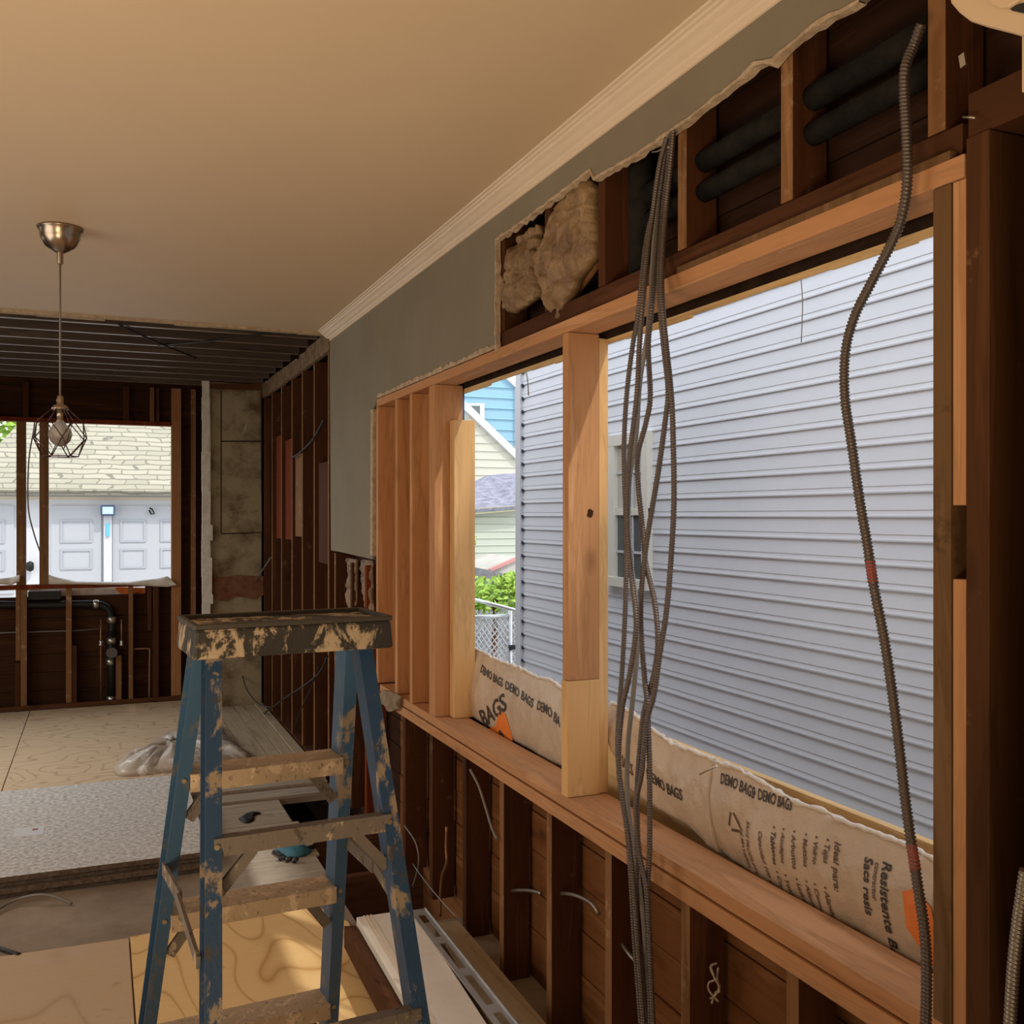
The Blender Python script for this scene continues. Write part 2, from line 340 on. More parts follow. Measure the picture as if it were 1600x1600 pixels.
# plasterboard: ragged sheet still hanging
poly = [(515,530),(517,860),(530,862),(556,868),(582,874),(583,640)]
pp = [atX(u,v,XW) for u,v in poly]
yl = pp[0].y
bot = [(590,632),(618,618),(650,604),(690,589),(730,570),(775,551)]
ppoly = [Vector((XW,yl,CZ))]+[Vector((XW, p.y, p.z)) for p in pp[1:]]+[Vector((XW,atX(u,v,XW).y, max(2.178, atX(u,v,XW).z))) for u,v in bot]
rag = [(776,375),(800,358),(850,322),(885,295),(922,266),(928,280),(960,262),(1000,238),(1050,204),(1078,186),(1102,166),(1148,132),(1180,100),(1208,96),(1246,62),(1282,34),(1345,2)]
for i, (u,v) in enumerate(rag): ppoly.append(atX(u,v,XW)); ppoly[-1].x = XW
ppoly.append(Vector((XW,-2.5,2.52))); ppoly.append(Vector((XW,-2.5,CZ)))
pb = MB().prism(ppoly, (.014,0,0)).obj('plasterboard', wall_m, wall_right); pb['label'] = 'grey-olive painted plasterboard with broken edges'
# pale broken rim along the cut edge
rim = MB(); rp = [atX(u,v,XW-.002) for u,v in [(775,551)]+rag]
random.seed(5); rr = []
for i in range(len(rp)-1):
    m_ = max(1, int((rp[i+1]-rp[i]).length/.022))
    for k in range(m_): rr.append(rp[i].lerp(rp[i+1], k/m_))
rr.append(rp[-1]); vs = []
for i, p in enumerate(rr):
    t = (rr[min(i+1,len(rr)-1)]-rr[max(0,i-1)]).normalized(); sd = Vector((0,-t.z,t.y))
    if sd.z > 0: sd = -sd
    if i < 3 and False: sd = Vector((0,-1,0))
    w1 = random.uniform(.002,.012); w0 = random.uniform(.002,.006); xj = random.uniform(-.002,.002)
    for xx, ww in ((-.004+xj,-w0),(-.004+xj,w1*.6),(.014,w1),(.014,-w0)): vs.append(p+Vector((xx,0,0))+sd*ww)
n = 4; rim.add(vs, [(i*n+k, i*n+(k+1) % n, (i+1)*n+(k+1) % n, (i+1)*n+k) for i in range(len(rr)-1) for k in range(n)])
rp = [Vector((XW-.002, atX(u,v,XW).y, max(2.180, atX(u,v,XW).z))) for u,v in bot]; vs = []; m2 = []
for i in range(len(rp)-1):
    for k in range(12): m2.append(rp[i].lerp(rp[i+1], k/12))
m2.append(rp[-1])
for i, p in enumerate(m2):
    hh = random.uniform(.008,.022); xj = random.uniform(-.001,.002)
    for xx, zz_ in ((-.003+xj,-.002),(-.003+xj,hh),(.012,hh),(.012,-.002)): vs.append(p+Vector((xx,0,zz_)))
rim.add(vs, [(i*n+k, i*n+(k+1) % n, (i+1)*n+(k+1) % n, (i+1)*n+k) for i in range(len(m2)-1) for k in range(n)])
rim.bar(atX(584,640,XW), atX(583,868,XW), (1,0,0), .02, .05)
rim.obj('torn_edge', plaster_edge, wall_right)['label'] = 'pale torn plaster edge'
# rough plaster strip over the far framing (right wall, behind the ceiling break)
ts = MB(); random.seed(9); y = YE-.05; top0 = 2.70
vsn = []
k = 0
while y < 8.44:
    w_ = random.uniform(.05,.22); zt = top0-random.uniform(0,.03) ; ts.box((XW-.012,y,2.585-random.uniform(0,.012)), (XW+.012,min(y+w_,8.44),zt)); y += w_
struct(ts.obj('trim_3', mottled('rough_brown_plaster', (.17,.11,.065), (.29,.20,.125), 14, 1, bmp=1)), 'rough plaster band above the bare studs')
# far wall sheathing with the window opening
XL0, XL1, ZS0, ZS1 = -1.6, .575, 1.03, 2.365
fw = MB(); random.seed(4)
def fboards(x0, x1, z0, z1):
    z = z0
    while z < z1-.02:
        t = min(z+.15, z1); fw.box((x0, YF+.095+random.uniform(0,.004), z), (x1, YF+.115, t-.004)); z = t
fboards(-2.8, 1.38, 2.37, 3.0); fboards(-2.8, XL0, 0, 2.37); fboards(XL1, 1.38, 0, 2.37); fboards(XL0, .09, 0, .93); fboards(.09, .36, 0, .93); fboards(.36, XL1, 0, 1.02)
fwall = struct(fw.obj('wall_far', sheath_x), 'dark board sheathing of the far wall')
struct(MB().box((-2.8,YF+.12,-.6),(XL0,YF+.14,3.02)).box((XL1,YF+.12,-.6),(1.4,YF+.14,3.02)).box((XL0,YF+.12,2.37),(XL1,YF+.14,3.02)).box((XL0,YF+.12,-.6),(XL1,YF+.14,.92)).obj('wall_far_outer', sheath_x), 'outer skin of the far wall')
# chimney breast
cx0 = .845
ch = MB()
ch.box((cx0, 8.46, 0), (1.255, YF+.09, 2.70))
chim = struct(ch.obj('wall_chimney', chim_m), 'stained plastered chimney breast in the far corner')
def patch(name, pts, mat, lab, y=8.458, th=.012):
    return_ = MB().prism([atY(u,v,y) for u,v in pts], (0,-th,0)).obj(name, mat, chim); return_['label'] = lab; return return_
patch('exposed_brick', [(328,900),(345,902),(368,899),(411,900),(411,930),(395,936),(370,931),(352,939),(330,936)], brick_m, 'band of bare red brick')
patch('plaster_panel', [(345,612),(407,612),(407,688),(346,688)], chim_m, 'cut square of plaster', th=.006)
patch('plaster_panel', [(346,691),(407,691),(409,833),(346,833)], chim_m, 'tall stained square of plaster', th=.006)
for i_, (q0, q1) in enumerate((((346,689.5),(409,689.5)),((346,834),(409,832)),((345.5,610),(345.5,834)))): MB().bar(atY(*q0,8.455), atY(*q1,8.455), (0,1,0), .008, .008).obj('plaster_outline_shade', darkish, chim)  # dark bars paint the shade around the plaster squares
patch('wooden_header', [(328,600),(411,600),(411,610),(328,608)], old_x, 'wooden strip at the top', th=.02)
# white plaster corner strip
wp = MB(); random.seed(8)
x0_, x1_ = atY(316,800,8.44).x, atY(326,800,8.44).x
z = .0
while z < 2.70:
    h_ = random.uniform(.06,.2); e = random.uniform(0,.012) + (random.uniform(0,.03) if .85 < z < 1.45 else 0)
    wp.box((x0_-random.uniform(0,.006), 8.42, z), (x1_+e, 8.455, min(z+h_, 2.70))); z += h_
struct(wp.obj('trim_4', white_p), 'broken white plaster edge beside the chimney breast')
# ================================================================ OPENING IN THE RIGHT WALL: header, sill, posts
B('header_beam', (XW,1.170,2.1395), (XB-.003,4.78,2.1765), fir_y, 'new timber header lying flat above the large right-hand opening', 'beam')
B('old_top_plate', (XW+.018,1.19,2.178), (XB,4.70,2.235), old_y, 'dark old timber plate resting on the new header beam', 'beam')
B('old_top_plate', (XW+.006,-.6,2.200), (XB,1.168,2.27), old_y, 'dark old timber running right from the header, above the black stud bay', 'beam')
B('filler_strip', (XW+.001,1.20,2.1765), (XW+.017,2.02,2.192), grey_old, 'thin grey filler strip on top of the header beam near the hanging cable', 'strip')
sil = MB()
B('sill_plate', (XW,1.20,.7345), (XB+.025,4.72,.769), fir_y, 'upper new timber sill board along the long right-hand opening', 'sill')
B('sill_plate', (XW-.004,1.20,.690), (XB,4.72,.7295), fir_y, 'lower new timber sill board directly under the upper sill', 'sill')
B('exterior_ledge', (1.500,1.20,.64), (1.522,3.95,.957), pine_y, 'yellow plywood ledge standing behind the rubbish bags outside the opening', 'board')
struct(MB().box((1.3725,1.2,2.150),(1.399,4.1,2.20)).box((1.4,1.2,2.127),(1.412,4.1,2.168)).obj('trim_6', darkish), 'dark fill painting the shaded gap behind the header soffit')  # added fill, its dark colour stands in for the shade behind the soffit
struct(MB().box((XW+.012,1.2,.7295),(XB,4.72,.7345)).obj('trim_7', darkish), 'dark strip painting the shade in the gap between the two sill boards')  # solid strip with the shadow line between the boards put into its colour
# ragged exterior sheathing edge above the opening
rg = MB(); random.seed(21); y = 1.2
while y < 4.0:
    w_ = random.uniform(.05,.18); rg.box((1.400,y,2.116-random.uniform(.0,.010)), (1.412,min(y+w_,4.0),2.126)); y += w_
struct(rg.obj('trim_5', pine_y), 'ragged sheathing edge along the top of the opening')
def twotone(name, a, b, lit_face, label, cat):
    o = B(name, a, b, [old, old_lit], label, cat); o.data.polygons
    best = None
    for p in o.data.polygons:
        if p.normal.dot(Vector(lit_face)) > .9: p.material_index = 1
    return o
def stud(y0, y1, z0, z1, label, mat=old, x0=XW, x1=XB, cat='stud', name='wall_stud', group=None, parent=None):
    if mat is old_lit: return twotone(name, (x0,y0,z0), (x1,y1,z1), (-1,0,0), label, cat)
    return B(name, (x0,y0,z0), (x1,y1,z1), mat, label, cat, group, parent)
# centre post
pc = empty('window_post', (1.32,2.63,.77), 'new timber post dividing the right-hand opening in two', 'post')
B('upper_board', (XW,2.608,1.113), (1.372,2.646,2.138), fir, 'reddish upper board with a dark knot', parent=pc)
B('lower_board', (XW-.004,2.604,.7705), (1.372,2.646,1.112), pine, 'yellower short lower board', parent=pc)
B('backing_board', (1.374,2.612,.7705), (1.405,2.648,2.128), pine, 'pale backing board', parent=pc)
kc = atY(922,802,2.6075); kp = [kc+Vector((.010*cos(t_*pi/6)*(1+.3*sin(t_*2)),0,.013*sin(t_*pi/6))) for t_ in range(12)]
MB().prism(kp, (0,-.0008,0)).obj('knot', base('dark_knot', (.05,.02,.01), .8)[0], pc)
# left jamb
pj = empty('jamb_post', (1.32,3.9,.77), 'double reddish timber jamb post at the left end of the opening', 'post')
B('jamb_board', (XW,3.858,.7705), (1.392,3.896,2.138), fir, parent=pj)
B('jamb_board', (XW,3.8965,.7705), (1.372,3.935,2.138), fir, parent=pj)
B('blue_membrane', (1.393,3.88,1.84), (1.408,3.9,2.13), bluetape, 'blue membrane strip', parent=pj)
a_ = atX(706,800,1.335).y
B('short_trimmer_stud', (1.335,3.80,.7705), (1.425,3.8565,1.99), pine, 'pale short pine stud fixed on the left jamb post', 'stud')
for i, (yy, nm) in enumerate(((4.195,'bare new stud just left of the jamb post'), (4.43,'middle bare new stud left of the jamb post'), (4.77,'new stud beside the hanging grey plasterboard edge'))):
    stud(yy-.019, yy+.019, .7705, 2.138, nm, fir)
# infill panel behind those studs
B('infill_board', (1.374,3.94,.77), (1.380,4.79,2.138), fir, 'orange-brown board closing the bays left of the opening', 'board')
# right jamb
B('jamb_post', (XW+.002,1.199,.70), (XW+.09,1.236,2.138), grey_old, 'weathered grey-brown jamb board at the right end of the opening', 'post')
B('jamb_post', (XW+.004,1.170,1.616), (XW+.07,1.1965,2.138), fir, 'upper short orange timber right of the weathered jamb', 'post')
B('jamb_post', (XW+.004,1.170,0), (XW+.07,1.1965,1.497), fir, 'long lower orange timber right of the weathered jamb', 'post')
stud(1.122, 1.1665, 0, 2.198, 'rough dark brown old stud right of the orange timbers', wood('rough_dark_stud', (.055,.022,.009), (.085,.036,.015), (.13,.055,.022), dirt=(.22,.13,.06), dirt_t=.62))
stud(1.02, 1.06, 0, 2.198, 'blackened old stud at the right edge of the picture')
# old studs below the sill
LOW = [3.925,3.52,3.143,2.755,2.372,1.99,1.60]
for i, yy in enumerate(LOW):
    stud(yy-.019, yy+.019, 0, .689, 'old brown stud under the sill, %s counting from the ladder side' % ORD[i], old if i < 2 else old_lit, x0=XW+.006)
stud(4.3-.019, 4.3+.019, 0, .689, 'dark old stud under the left end of the sill behind the ladder leg')
B('stud_block', (XW+.012,1.30,.45), (XW+.08,1.58,.55), old_lit, 'horizontal old timber block under the right end of the sill', 'block')
# old cripple studs above the header
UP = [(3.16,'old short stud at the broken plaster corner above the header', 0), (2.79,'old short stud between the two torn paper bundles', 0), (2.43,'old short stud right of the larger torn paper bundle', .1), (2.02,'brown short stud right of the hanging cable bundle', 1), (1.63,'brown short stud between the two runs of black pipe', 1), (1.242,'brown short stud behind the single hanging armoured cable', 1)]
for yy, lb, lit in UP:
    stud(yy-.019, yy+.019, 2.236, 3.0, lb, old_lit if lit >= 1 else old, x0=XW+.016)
stud(.9, .938, 2.272, 3.0, 'dark short stud above the black stud bay at far right', x0=XW+.016)
B('wood_block', (XW-.014,1.196,2.497), (XW+.014,1.245,2.55), red_old, 'small red-brown wood block nailed where the armoured cable leaves the wall', 'block')
# bare studs on the far part of the right wall
FARS = [8.00,7.56,7.12,6.73,6.33,5.90,5.72]
for i, yy in enumerate(FARS):
    stud(yy-.017, yy+.017, .0, 2.583 if yy > 5.85 else 1.38, ('bare stud on the right wall, %s from the chimney corner' % ORD[i]) if yy > 5.85 else 'bare stud under the bottom corner of the hanging plasterboard', old_lit)
stud(8.40, 8.44, 0, 2.583, 'old stud tight in the chimney corner of the right wall', old)
for i, (a0, a1, z0, z1, mt) in enumerate(((7.62,7.66,1.42,2.22,red_old),(7.20,7.24,1.42,2.16,red_old),(6.80,6.85,1.45,2.03,old_lit),(6.0,6.28,1.30,1.93,old))):
    B('infill_board', (XW+.02,a0,z0), (XB-.002,a1 if a1-a0 > .1 else a0+.30,z1), mt, 'red-brown board filling the %s bare bay from the chimney corner' % ORD[[1,2,3,5][i]], 'board')
stud(5.30, 5.338, 0, 1.34, 'dark old stud behind the torn paper strips below the plasterboard')
stud(4.98, 5.018, 0, 1.34, 'old stud right of the torn paper strips below the plasterboard', red_old)
B('bottom_plate', (XW,5.66,.0), (XB,8.38,.038), old_y, 'old bottom plate under the bare studs of the far right wall', 'beam')
# ================================================================ FAR WALL framing
def fx(u): return atY(u, 800, YF).x
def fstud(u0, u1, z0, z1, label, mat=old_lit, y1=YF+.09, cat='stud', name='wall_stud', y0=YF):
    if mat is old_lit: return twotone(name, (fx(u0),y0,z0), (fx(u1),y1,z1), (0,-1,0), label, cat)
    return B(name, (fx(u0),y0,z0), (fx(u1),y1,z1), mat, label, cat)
B('window_header', (XL0,YF+.002,2.365), (fx(267),YF+.09,2.40), red_old, 'thin reddish timber across the top of the far window opening', 'beam')
B('window_sill_board', (XL0,YF-.004,.995), (fx(267),YF+.088,1.03), red_old, 'reddish timber sill of the far window opening', 'sill')
fstud(25.5, 40, 1.031, 2.364, 'brown timber mullion at the left of the far window opening', old_lit, name='window_mullion', cat='post')
fstud(61.5, 75.5, 1.031, 2.364, 'brown timber mullion behind the wire pendant lamp', old_lit, name='window_mullion', cat='post')
fstud(268, 283, 0, 2.69, 'full height orange-brown jamb stud right of the far window', wood('worn_orange_stud', (.30,.13,.05), (.38,.18,.08), (.46,.24,.12)))
fstud(298, 306, 0, 2.69, 'bare brown stud beside the white plaster edge of the far wall')
fstud(234, 241, 2.401, 2.69, 'pale short stud above the right part of the far window', old_lit)
fstud(244, 249, 2.401, 2.69, 'thin short stud just left of the far jamb above the window', old)
fstud(36, 45, 2.401, 2.69, 'dark short stud above the left mullion of the far window', old)
fstud(192, 202, 2.401, 2.69, 'dark short stud above the middle of the far window', old)
fstud(32, 42, .0, .994, 'lit brown stud under the left mullion of the far window')
fstud(24.5, 31.5, .42, .994, 'short upper stud piece beside the lit stud under the left mullion', old_lit)
fstud(23, 31, .0, .40, 'grey dark lower stud piece beside the lit stud under the left mullion', old)
fstud(103, 112, .0, .994, 'lit brown stud under the far sill below the pendant lamp')
fstud(113, 120, .0, .52, 'short dark stud piece right of the lit stud below the pendant lamp', old)
fstud(201, 208, .0, .994, 'lit brown stud under the far sill beneath the orange bag print')
fstud(231, 237, .62, .994, 'short hanging stud piece under the far sill near the jamb', old)
fstud(239, 248, .0, .994, 'dark brown stud between the copper loop and the jamb of the far wall', old)
fstud(181, 190, .0, .42, 'short brown block right of the black drain pipe', old_lit)
B('bottom_plate', (-2.7,YF-.03,.0131), (.80,YF+.0-.002,.05), old_x, 'timber plate along the foot of the far wall', 'beam')
# plumbing on the far wall
pt = lambda u, v, dy=-.03: atY(u, v, YF+dy+.03)
dp = empty('drain_pipe', (fx(173),YF+.05,.05), 'black drain pipe that bends down under the far window', 'pipe')
yb = YF+.052
def pf(u, v): return atY(u, v, yb)
MB().tube(smooth([pf(-40,944.5),pf(60,945),pf(140,943.5),pf(160,945.5),pf(170,953),pf(174,966),pf(174.5,990)],6), .031, 12).obj('horizontal_run', black_pipe, dp)
MB().tube([pf(174.5,985),pf(174.5,1040),pf(174,1104)], .034, 12).obj('vertical_run', black_pipe, dp)
for (u, v, hz) in ((150,944,1),(174.5,968,0),(174.5,1001,0),(173,1034,0),(174,1092,0)):
    c = pf(u, v); d_ = Vector((.022,0,0)) if hz else Vector((0,0,.026))
    MB().tube([c-d_, c+d_], .038, 14).obj('coupling', chrome, dp)['label'] = 'bright steel coupling band'
c = pf(174.5,1018); MB().tube([c+Vector((0,-.09,0)), c+Vector((0,0,0))], .040, 16).obj('branch_stub', black_pipe, dp)
MB().tube([c+Vector((0,-.096,0)), c+Vector((0,-.085,0))], .044, 16).obj('stub_rim', base('worn_rim', (.10,.09,.08), .5)[0], dp)
for u, lab in ((157.5,'left'),(190,'right')):
    o = MB().tube([atY(u,968,YF+.03), atY(u,1004,YF+.03)]+([atY(u,1100,YF+.03)] if lab == 'left' else []), .007, 8).obj('water_pipe', copper)
    tag(o, 'thin copper supply pipe %s of the black drain pipe' % lab, 'pipe'); o2 = MB().lathe([(.018,0),(.022,.01),(.012,.02),(.02,.035),(.008,.05)], atY(u,1009,YF+.03), 12).obj('stop_valve', chrome, o); o2['label'] = 'chrome stop valve'
tag(MB().tube(smooth([atY(208,1014,YF+.03),atY(230,1013.5,YF+.03),atY(234,1016,YF+.03),atY(233.5,1040,YF+.03),atY(233,1096,YF+.03)],4), .008, 8).obj('copper_pipe', copper), 'bent copper pipe loop left of the far jamb', 'pipe')
tag(MB().tube([atY(-30,990,YF+.08),atY(60,987,YF+.08),atY(102,986,YF+.08),atY(155,983,YF+.08)], .006, 6).obj('thin_pipe', cable_g), 'thin grey pipe running level behind the far wall studs', 'pipe')
B('dark_block', (fx(43),YF+.04,.905), (fx(95),YF+.09,.975), black_pipe, 'dark block lying under the far sill between mullions', 'block')
# ================================================================ CEILING JOISTS
random.seed(12)
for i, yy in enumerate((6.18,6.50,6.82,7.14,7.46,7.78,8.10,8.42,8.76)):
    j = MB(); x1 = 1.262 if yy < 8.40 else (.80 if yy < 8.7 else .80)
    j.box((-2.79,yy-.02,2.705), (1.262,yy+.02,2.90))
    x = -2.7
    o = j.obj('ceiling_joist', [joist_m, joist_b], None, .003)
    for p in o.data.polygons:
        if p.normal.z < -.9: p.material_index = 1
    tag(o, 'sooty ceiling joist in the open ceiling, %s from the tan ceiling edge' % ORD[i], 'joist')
for i, (p, q) in enumerate(((( .10,6.1),(.62,7.2)), ((.95,6.05),(.35,6.75)))):
    o = MB().tube([Vector((p[0],p[1],2.697)), Vector(((p[0]+q[0])/2,(p[1]+q[1])/2,2.690)), Vector((q[0],q[1],2.697))], .006, 6).obj('ceiling_cable', black_g)
    tag(o, ('black cable crossing under the joists near the middle', 'black cable crossing under the joists near the corner')[i], 'cable')
# ================================================================ PENDANT LAMP
pc_ = atZ(94, 357, CZ-.003); pc_.z = CZ-.001
lamp = empty('pendant_lamp', (pc_.x,pc_.y,CZ), 'pendant lamp with nickel canopy and geometric wire cage', 'lamp')
dd = pc_.x*sin(TH)+pc_.y*cos(TH); px = dd/F
def lz(v): return H-(v-CY)*px
MB().lathe([(.001,CZ-.002),(34*px,CZ-.002),(33*px,CZ-.008),(30*px,CZ-.014),(29*px,lz(372)),(22*px,lz(385)),(10*px,lz(393)),(4.5*px,lz(396)),(4.2*px,lz(412)),(1*px,lz(414))], (pc_.x,pc_.y,0), 32).obj('canopy', nickel, lamp)
MB().tube([(pc_.x,pc_.y,lz(413)),(pc_.x,pc_.y,lz(618))], 1.5*px, 8).obj('cord', cable_g, lamp)
MB().lathe([(1*px,lz(616)),(4.5*px,lz(620)),(5.5*px,lz(626)),(5*px,lz(632)),(10*px,lz(634)),(13*px,lz(639)),(12*px,lz(640)),(5*px,lz(641)),(4.5*px,lz(656)),(6*px,lz(657)),(1*px,lz(658))], (pc_.x,pc_.y,0), 20).obj('socket', nickel, lamp)
MB().lathe([(.5*px,lz(655)),(4.5*px,lz(657)),(11*px,lz(665)),(16.5*px,lz(674)),(17.5*px,lz(680)),(14*px,lz(690)),(7*px,lz(696)),(.5*px,lz(698))], (pc_.x,pc_.y,0), 20).obj('bulb', bulb_m, lamp)
cg = MB(); C0 = Vector((pc_.x,pc_.y,0))
def ring(r, v, off, n=6): return [C0+Vector((r*px*cos(2*pi*(k+off)/n), r*px*sin(2*pi*(k+off)/n), lz(v))) for k in range(n)]
r0, r1, r2, r3 = ring(12,639,.1), ring(33,659,.1), ring(42,685,.6), ring(26,713,.1)
for k in range(6):
    n_ = (k+1) % 6
    for a_, b_ in ((r0[k],r1[k]),(r1[k],r2[k]),(r1[n_],r2[k]),(r2[k],r3[k]),(r2[k],r3[n_]),(r3[k],r3[n_])):
        cg.tube([a_, b_], .9*px, 6)
for k in range(6): cg.tube([r1[k], C0+Vector((0,0,lz(700)))+(r1[k]-C0-Vector((0,0,lz(659))))*.35], .6*px, 5) if k % 2 else None
cg.obj('wire_cage', cage_m, lamp)
# ================================================================ STEP LADDER
LC = Vector((.3167,1.8354)); yaw = .0719; cz = 1.3553; wA, wB = .1425,.1372; sA, sB = .0663,.0574; kA, kB = .3732,.3211; b0 = .0454
wv = Vector((cos(yaw),sin(yaw),0)); nv = Vector((-sin(yaw),cos(yaw),0))
def LP(a, b, z): return Vector((LC.x,LC.y,0))+wv*a+nv*b+Vector((0,0,z))
def RA(s, z): return LP(s*(wA+sA*(cz-z)), b0+kA*(cz-z), z)
def RB(s, z): return LP(s*(wB+sB*(cz-z)), -b0-kB*(cz-z), z)
lad = empty('step_ladder', LP(0,0,0), 'paint-spattered blue fibreglass step ladder in the foreground', 'ladder')
def channel(mb, p, q, s, wd, dp, t=.004):    # C-section rail opening outward; front face wd wide, dp deep
    ax = (q-p).normalized(); sd = wv*s; dpv = nv
    prof = [(0,0),(wd,0),(wd,t),(t,t),(t,dp-t),(wd,dp-t),(wd,dp),(0,dp)]
    vs = [c+sd*(x-wd/2)+dpv*(y) for c in (p, q) for x, y in prof]; n = len(prof)
    mb.add(vs, [(i, (i+1) % n, (i+1) % n+n, i+n) for i in range(n)]+[tuple(range(n)), tuple(range(2*n-1, n-1, -1))])
for s in (-1, 1):
    m1 = MB(); channel(m1, RA(s,.014), RA(s,cz+.035), s, .026, .068); m1.obj('rail', blue_f, lad)
    m1 = MB(); channel(m1, RB(s,.014)-nv*.0, RB(s,cz+.035), s, .027, .052); m1.obj('rail', blue_c, lad)
capm = MB()
cp = [LP(a, b, z) for z, k in ((cz,1.0),(cz+.052,.97)) for a, b in ((-.180*k,-.088),( .178*k,-.088),(.178*k,.10),(-.180*k,.10))]
capm.add(cp, [(3,2,1,0),(4,5,6,7),(0,1,5,4),(1,2,6,5),(2,3,7,6),(3,0,4,7)])
capo = capm.obj('top_cap', cap_m, lad, .006); capo['label'] = 'black plastic top cap caked with plaster'
lipm = MB(); 
for a0, a1, b0_, b1_ in ((-.176,.174,-.088,-.078),(-.176,.174,.09,.10),(-.178,-.168,-.086,.098),(.166,.176,-.086,.098)):
    lipm.add([LP(a,b,z) for z in (cz+.051,cz+.060) for a,b in ((a0,b0_),(a1,b0_),(a1,b1_),(a0,b1_))], [(3,2,1,0),(4,5,6,7),(0,1,5,4),(1,2,6,5),(2,3,7,6),(3,0,4,7)])
lipm.obj('tray_lip', cap_end, lad, .002)
for k in range(4):
    z = 1.109-.305*k
    if z < .02: break
    st = MB(); wl = wA+sA*(cz-z)-.010; bb = b0+kA*(cz-z)
    prof_ = [(bb-.008,z),(bb+.078,z),(bb+.078,z-.006),(bb-.002,z-.006),(bb-.002,z-.034),(bb-.008,z-.034)]
    vs = [LP(a, pb_, pz) for a in (-wl, wl) for pb_, pz in prof_]; n = 6
    st.add(vs, [(i, (i+1) % n, (i+1) % n+n, i+n) for i in range(n)]+[tuple(range(n)), tuple(range(2*n-1, n-1, -1))])
    st.obj('step', step_m, lad, .001)
    for s in (-1, 1):
        c = RA(s, z-.013)-nv*.001; MB().tube([c-nv*.003, c+nv*.004], .0045, 10).obj('rivet', brass_m, lad)
        # knee brace under the step
        MB().bar(LP(s*(wl-.004),bb+.05,z-.10), LP(s*(wl-.075),bb+.05,z-.006), nv, .010, .022).obj('step_brace', bar_m, lad)
for k, z in enumerate((1.067,.76,.455,.15)):
    st = MB(); wl = wB+sB*(cz-z)+.0; bb = -b0-kB*(cz-z)-.001
    st.add([LP(a,b,zz) for zz in (z-.030,z) for a,b in ((-wl,bb-.004),(wl,bb-.004),(wl,bb-.001),(-wl,bb-.001))], [(3,2,1,0),(4,5,6,7),(0,1,5,4),(1,2,6,5),(2,3,7,6),(3,0,4,7)])
    st.add([LP(a,b,zz) for zz in (z-.003,z) for a,b in ((-wl,bb-.001),(wl,bb-.001),(wl,bb+.02),(-wl,bb+.02))], [(3,2,1,0),(4,5,6,7),(0,1,5,4),(1,2,6,5),(2,3,7,6),(3,0,4,7)])
    st.obj('rear_bar', bar_m, lad)
    for s in (-1, 1):
        c = LP(s*(wl-.004), bb-.004, z-.013); MB().tube([c-nv*.003, c+nv*.002], .0045, 10).obj('rivet', brass_m, lad)
        MB().bar(LP(s*(wl-.006),bb+.006,z-.095), LP(s*(wl-.065),bb+.006,z-.028), nv, .010, .018).obj('bar_brace', bar_m, lad)
for s in (-1, 1):
    zs = .905; p = RA(s,zs)+nv*.02+wv*s*.012; q = RB(s,zs-.03)+nv*.045+wv*s*.012; mid = (p+q)/2+Vector((0,0,.022))
    MB().bar(p, mid, (0,0,1), .026, .006).bar(mid+wv*s*.004, q+wv*s*.004, (0,0,1), .022, .006).obj('spreader', bar_m, lad)
for s in (-1,1):
    for R_ in (RA, RB): 
        c = R_(s,.0); MB().add([c+wv*a+nv*b+Vector((0,0,z)) for z in (.0135,.05) for a,b in ((-.02,-.006),(.02,-.006),(.02,.072),(-.02,.072))], [(3,2,1,0),(4,5,6,7),(0,1,5,4),(1,2,6,5),(2,3,7,6),(3,0,4,7)]).obj('foot', black_g, lad)
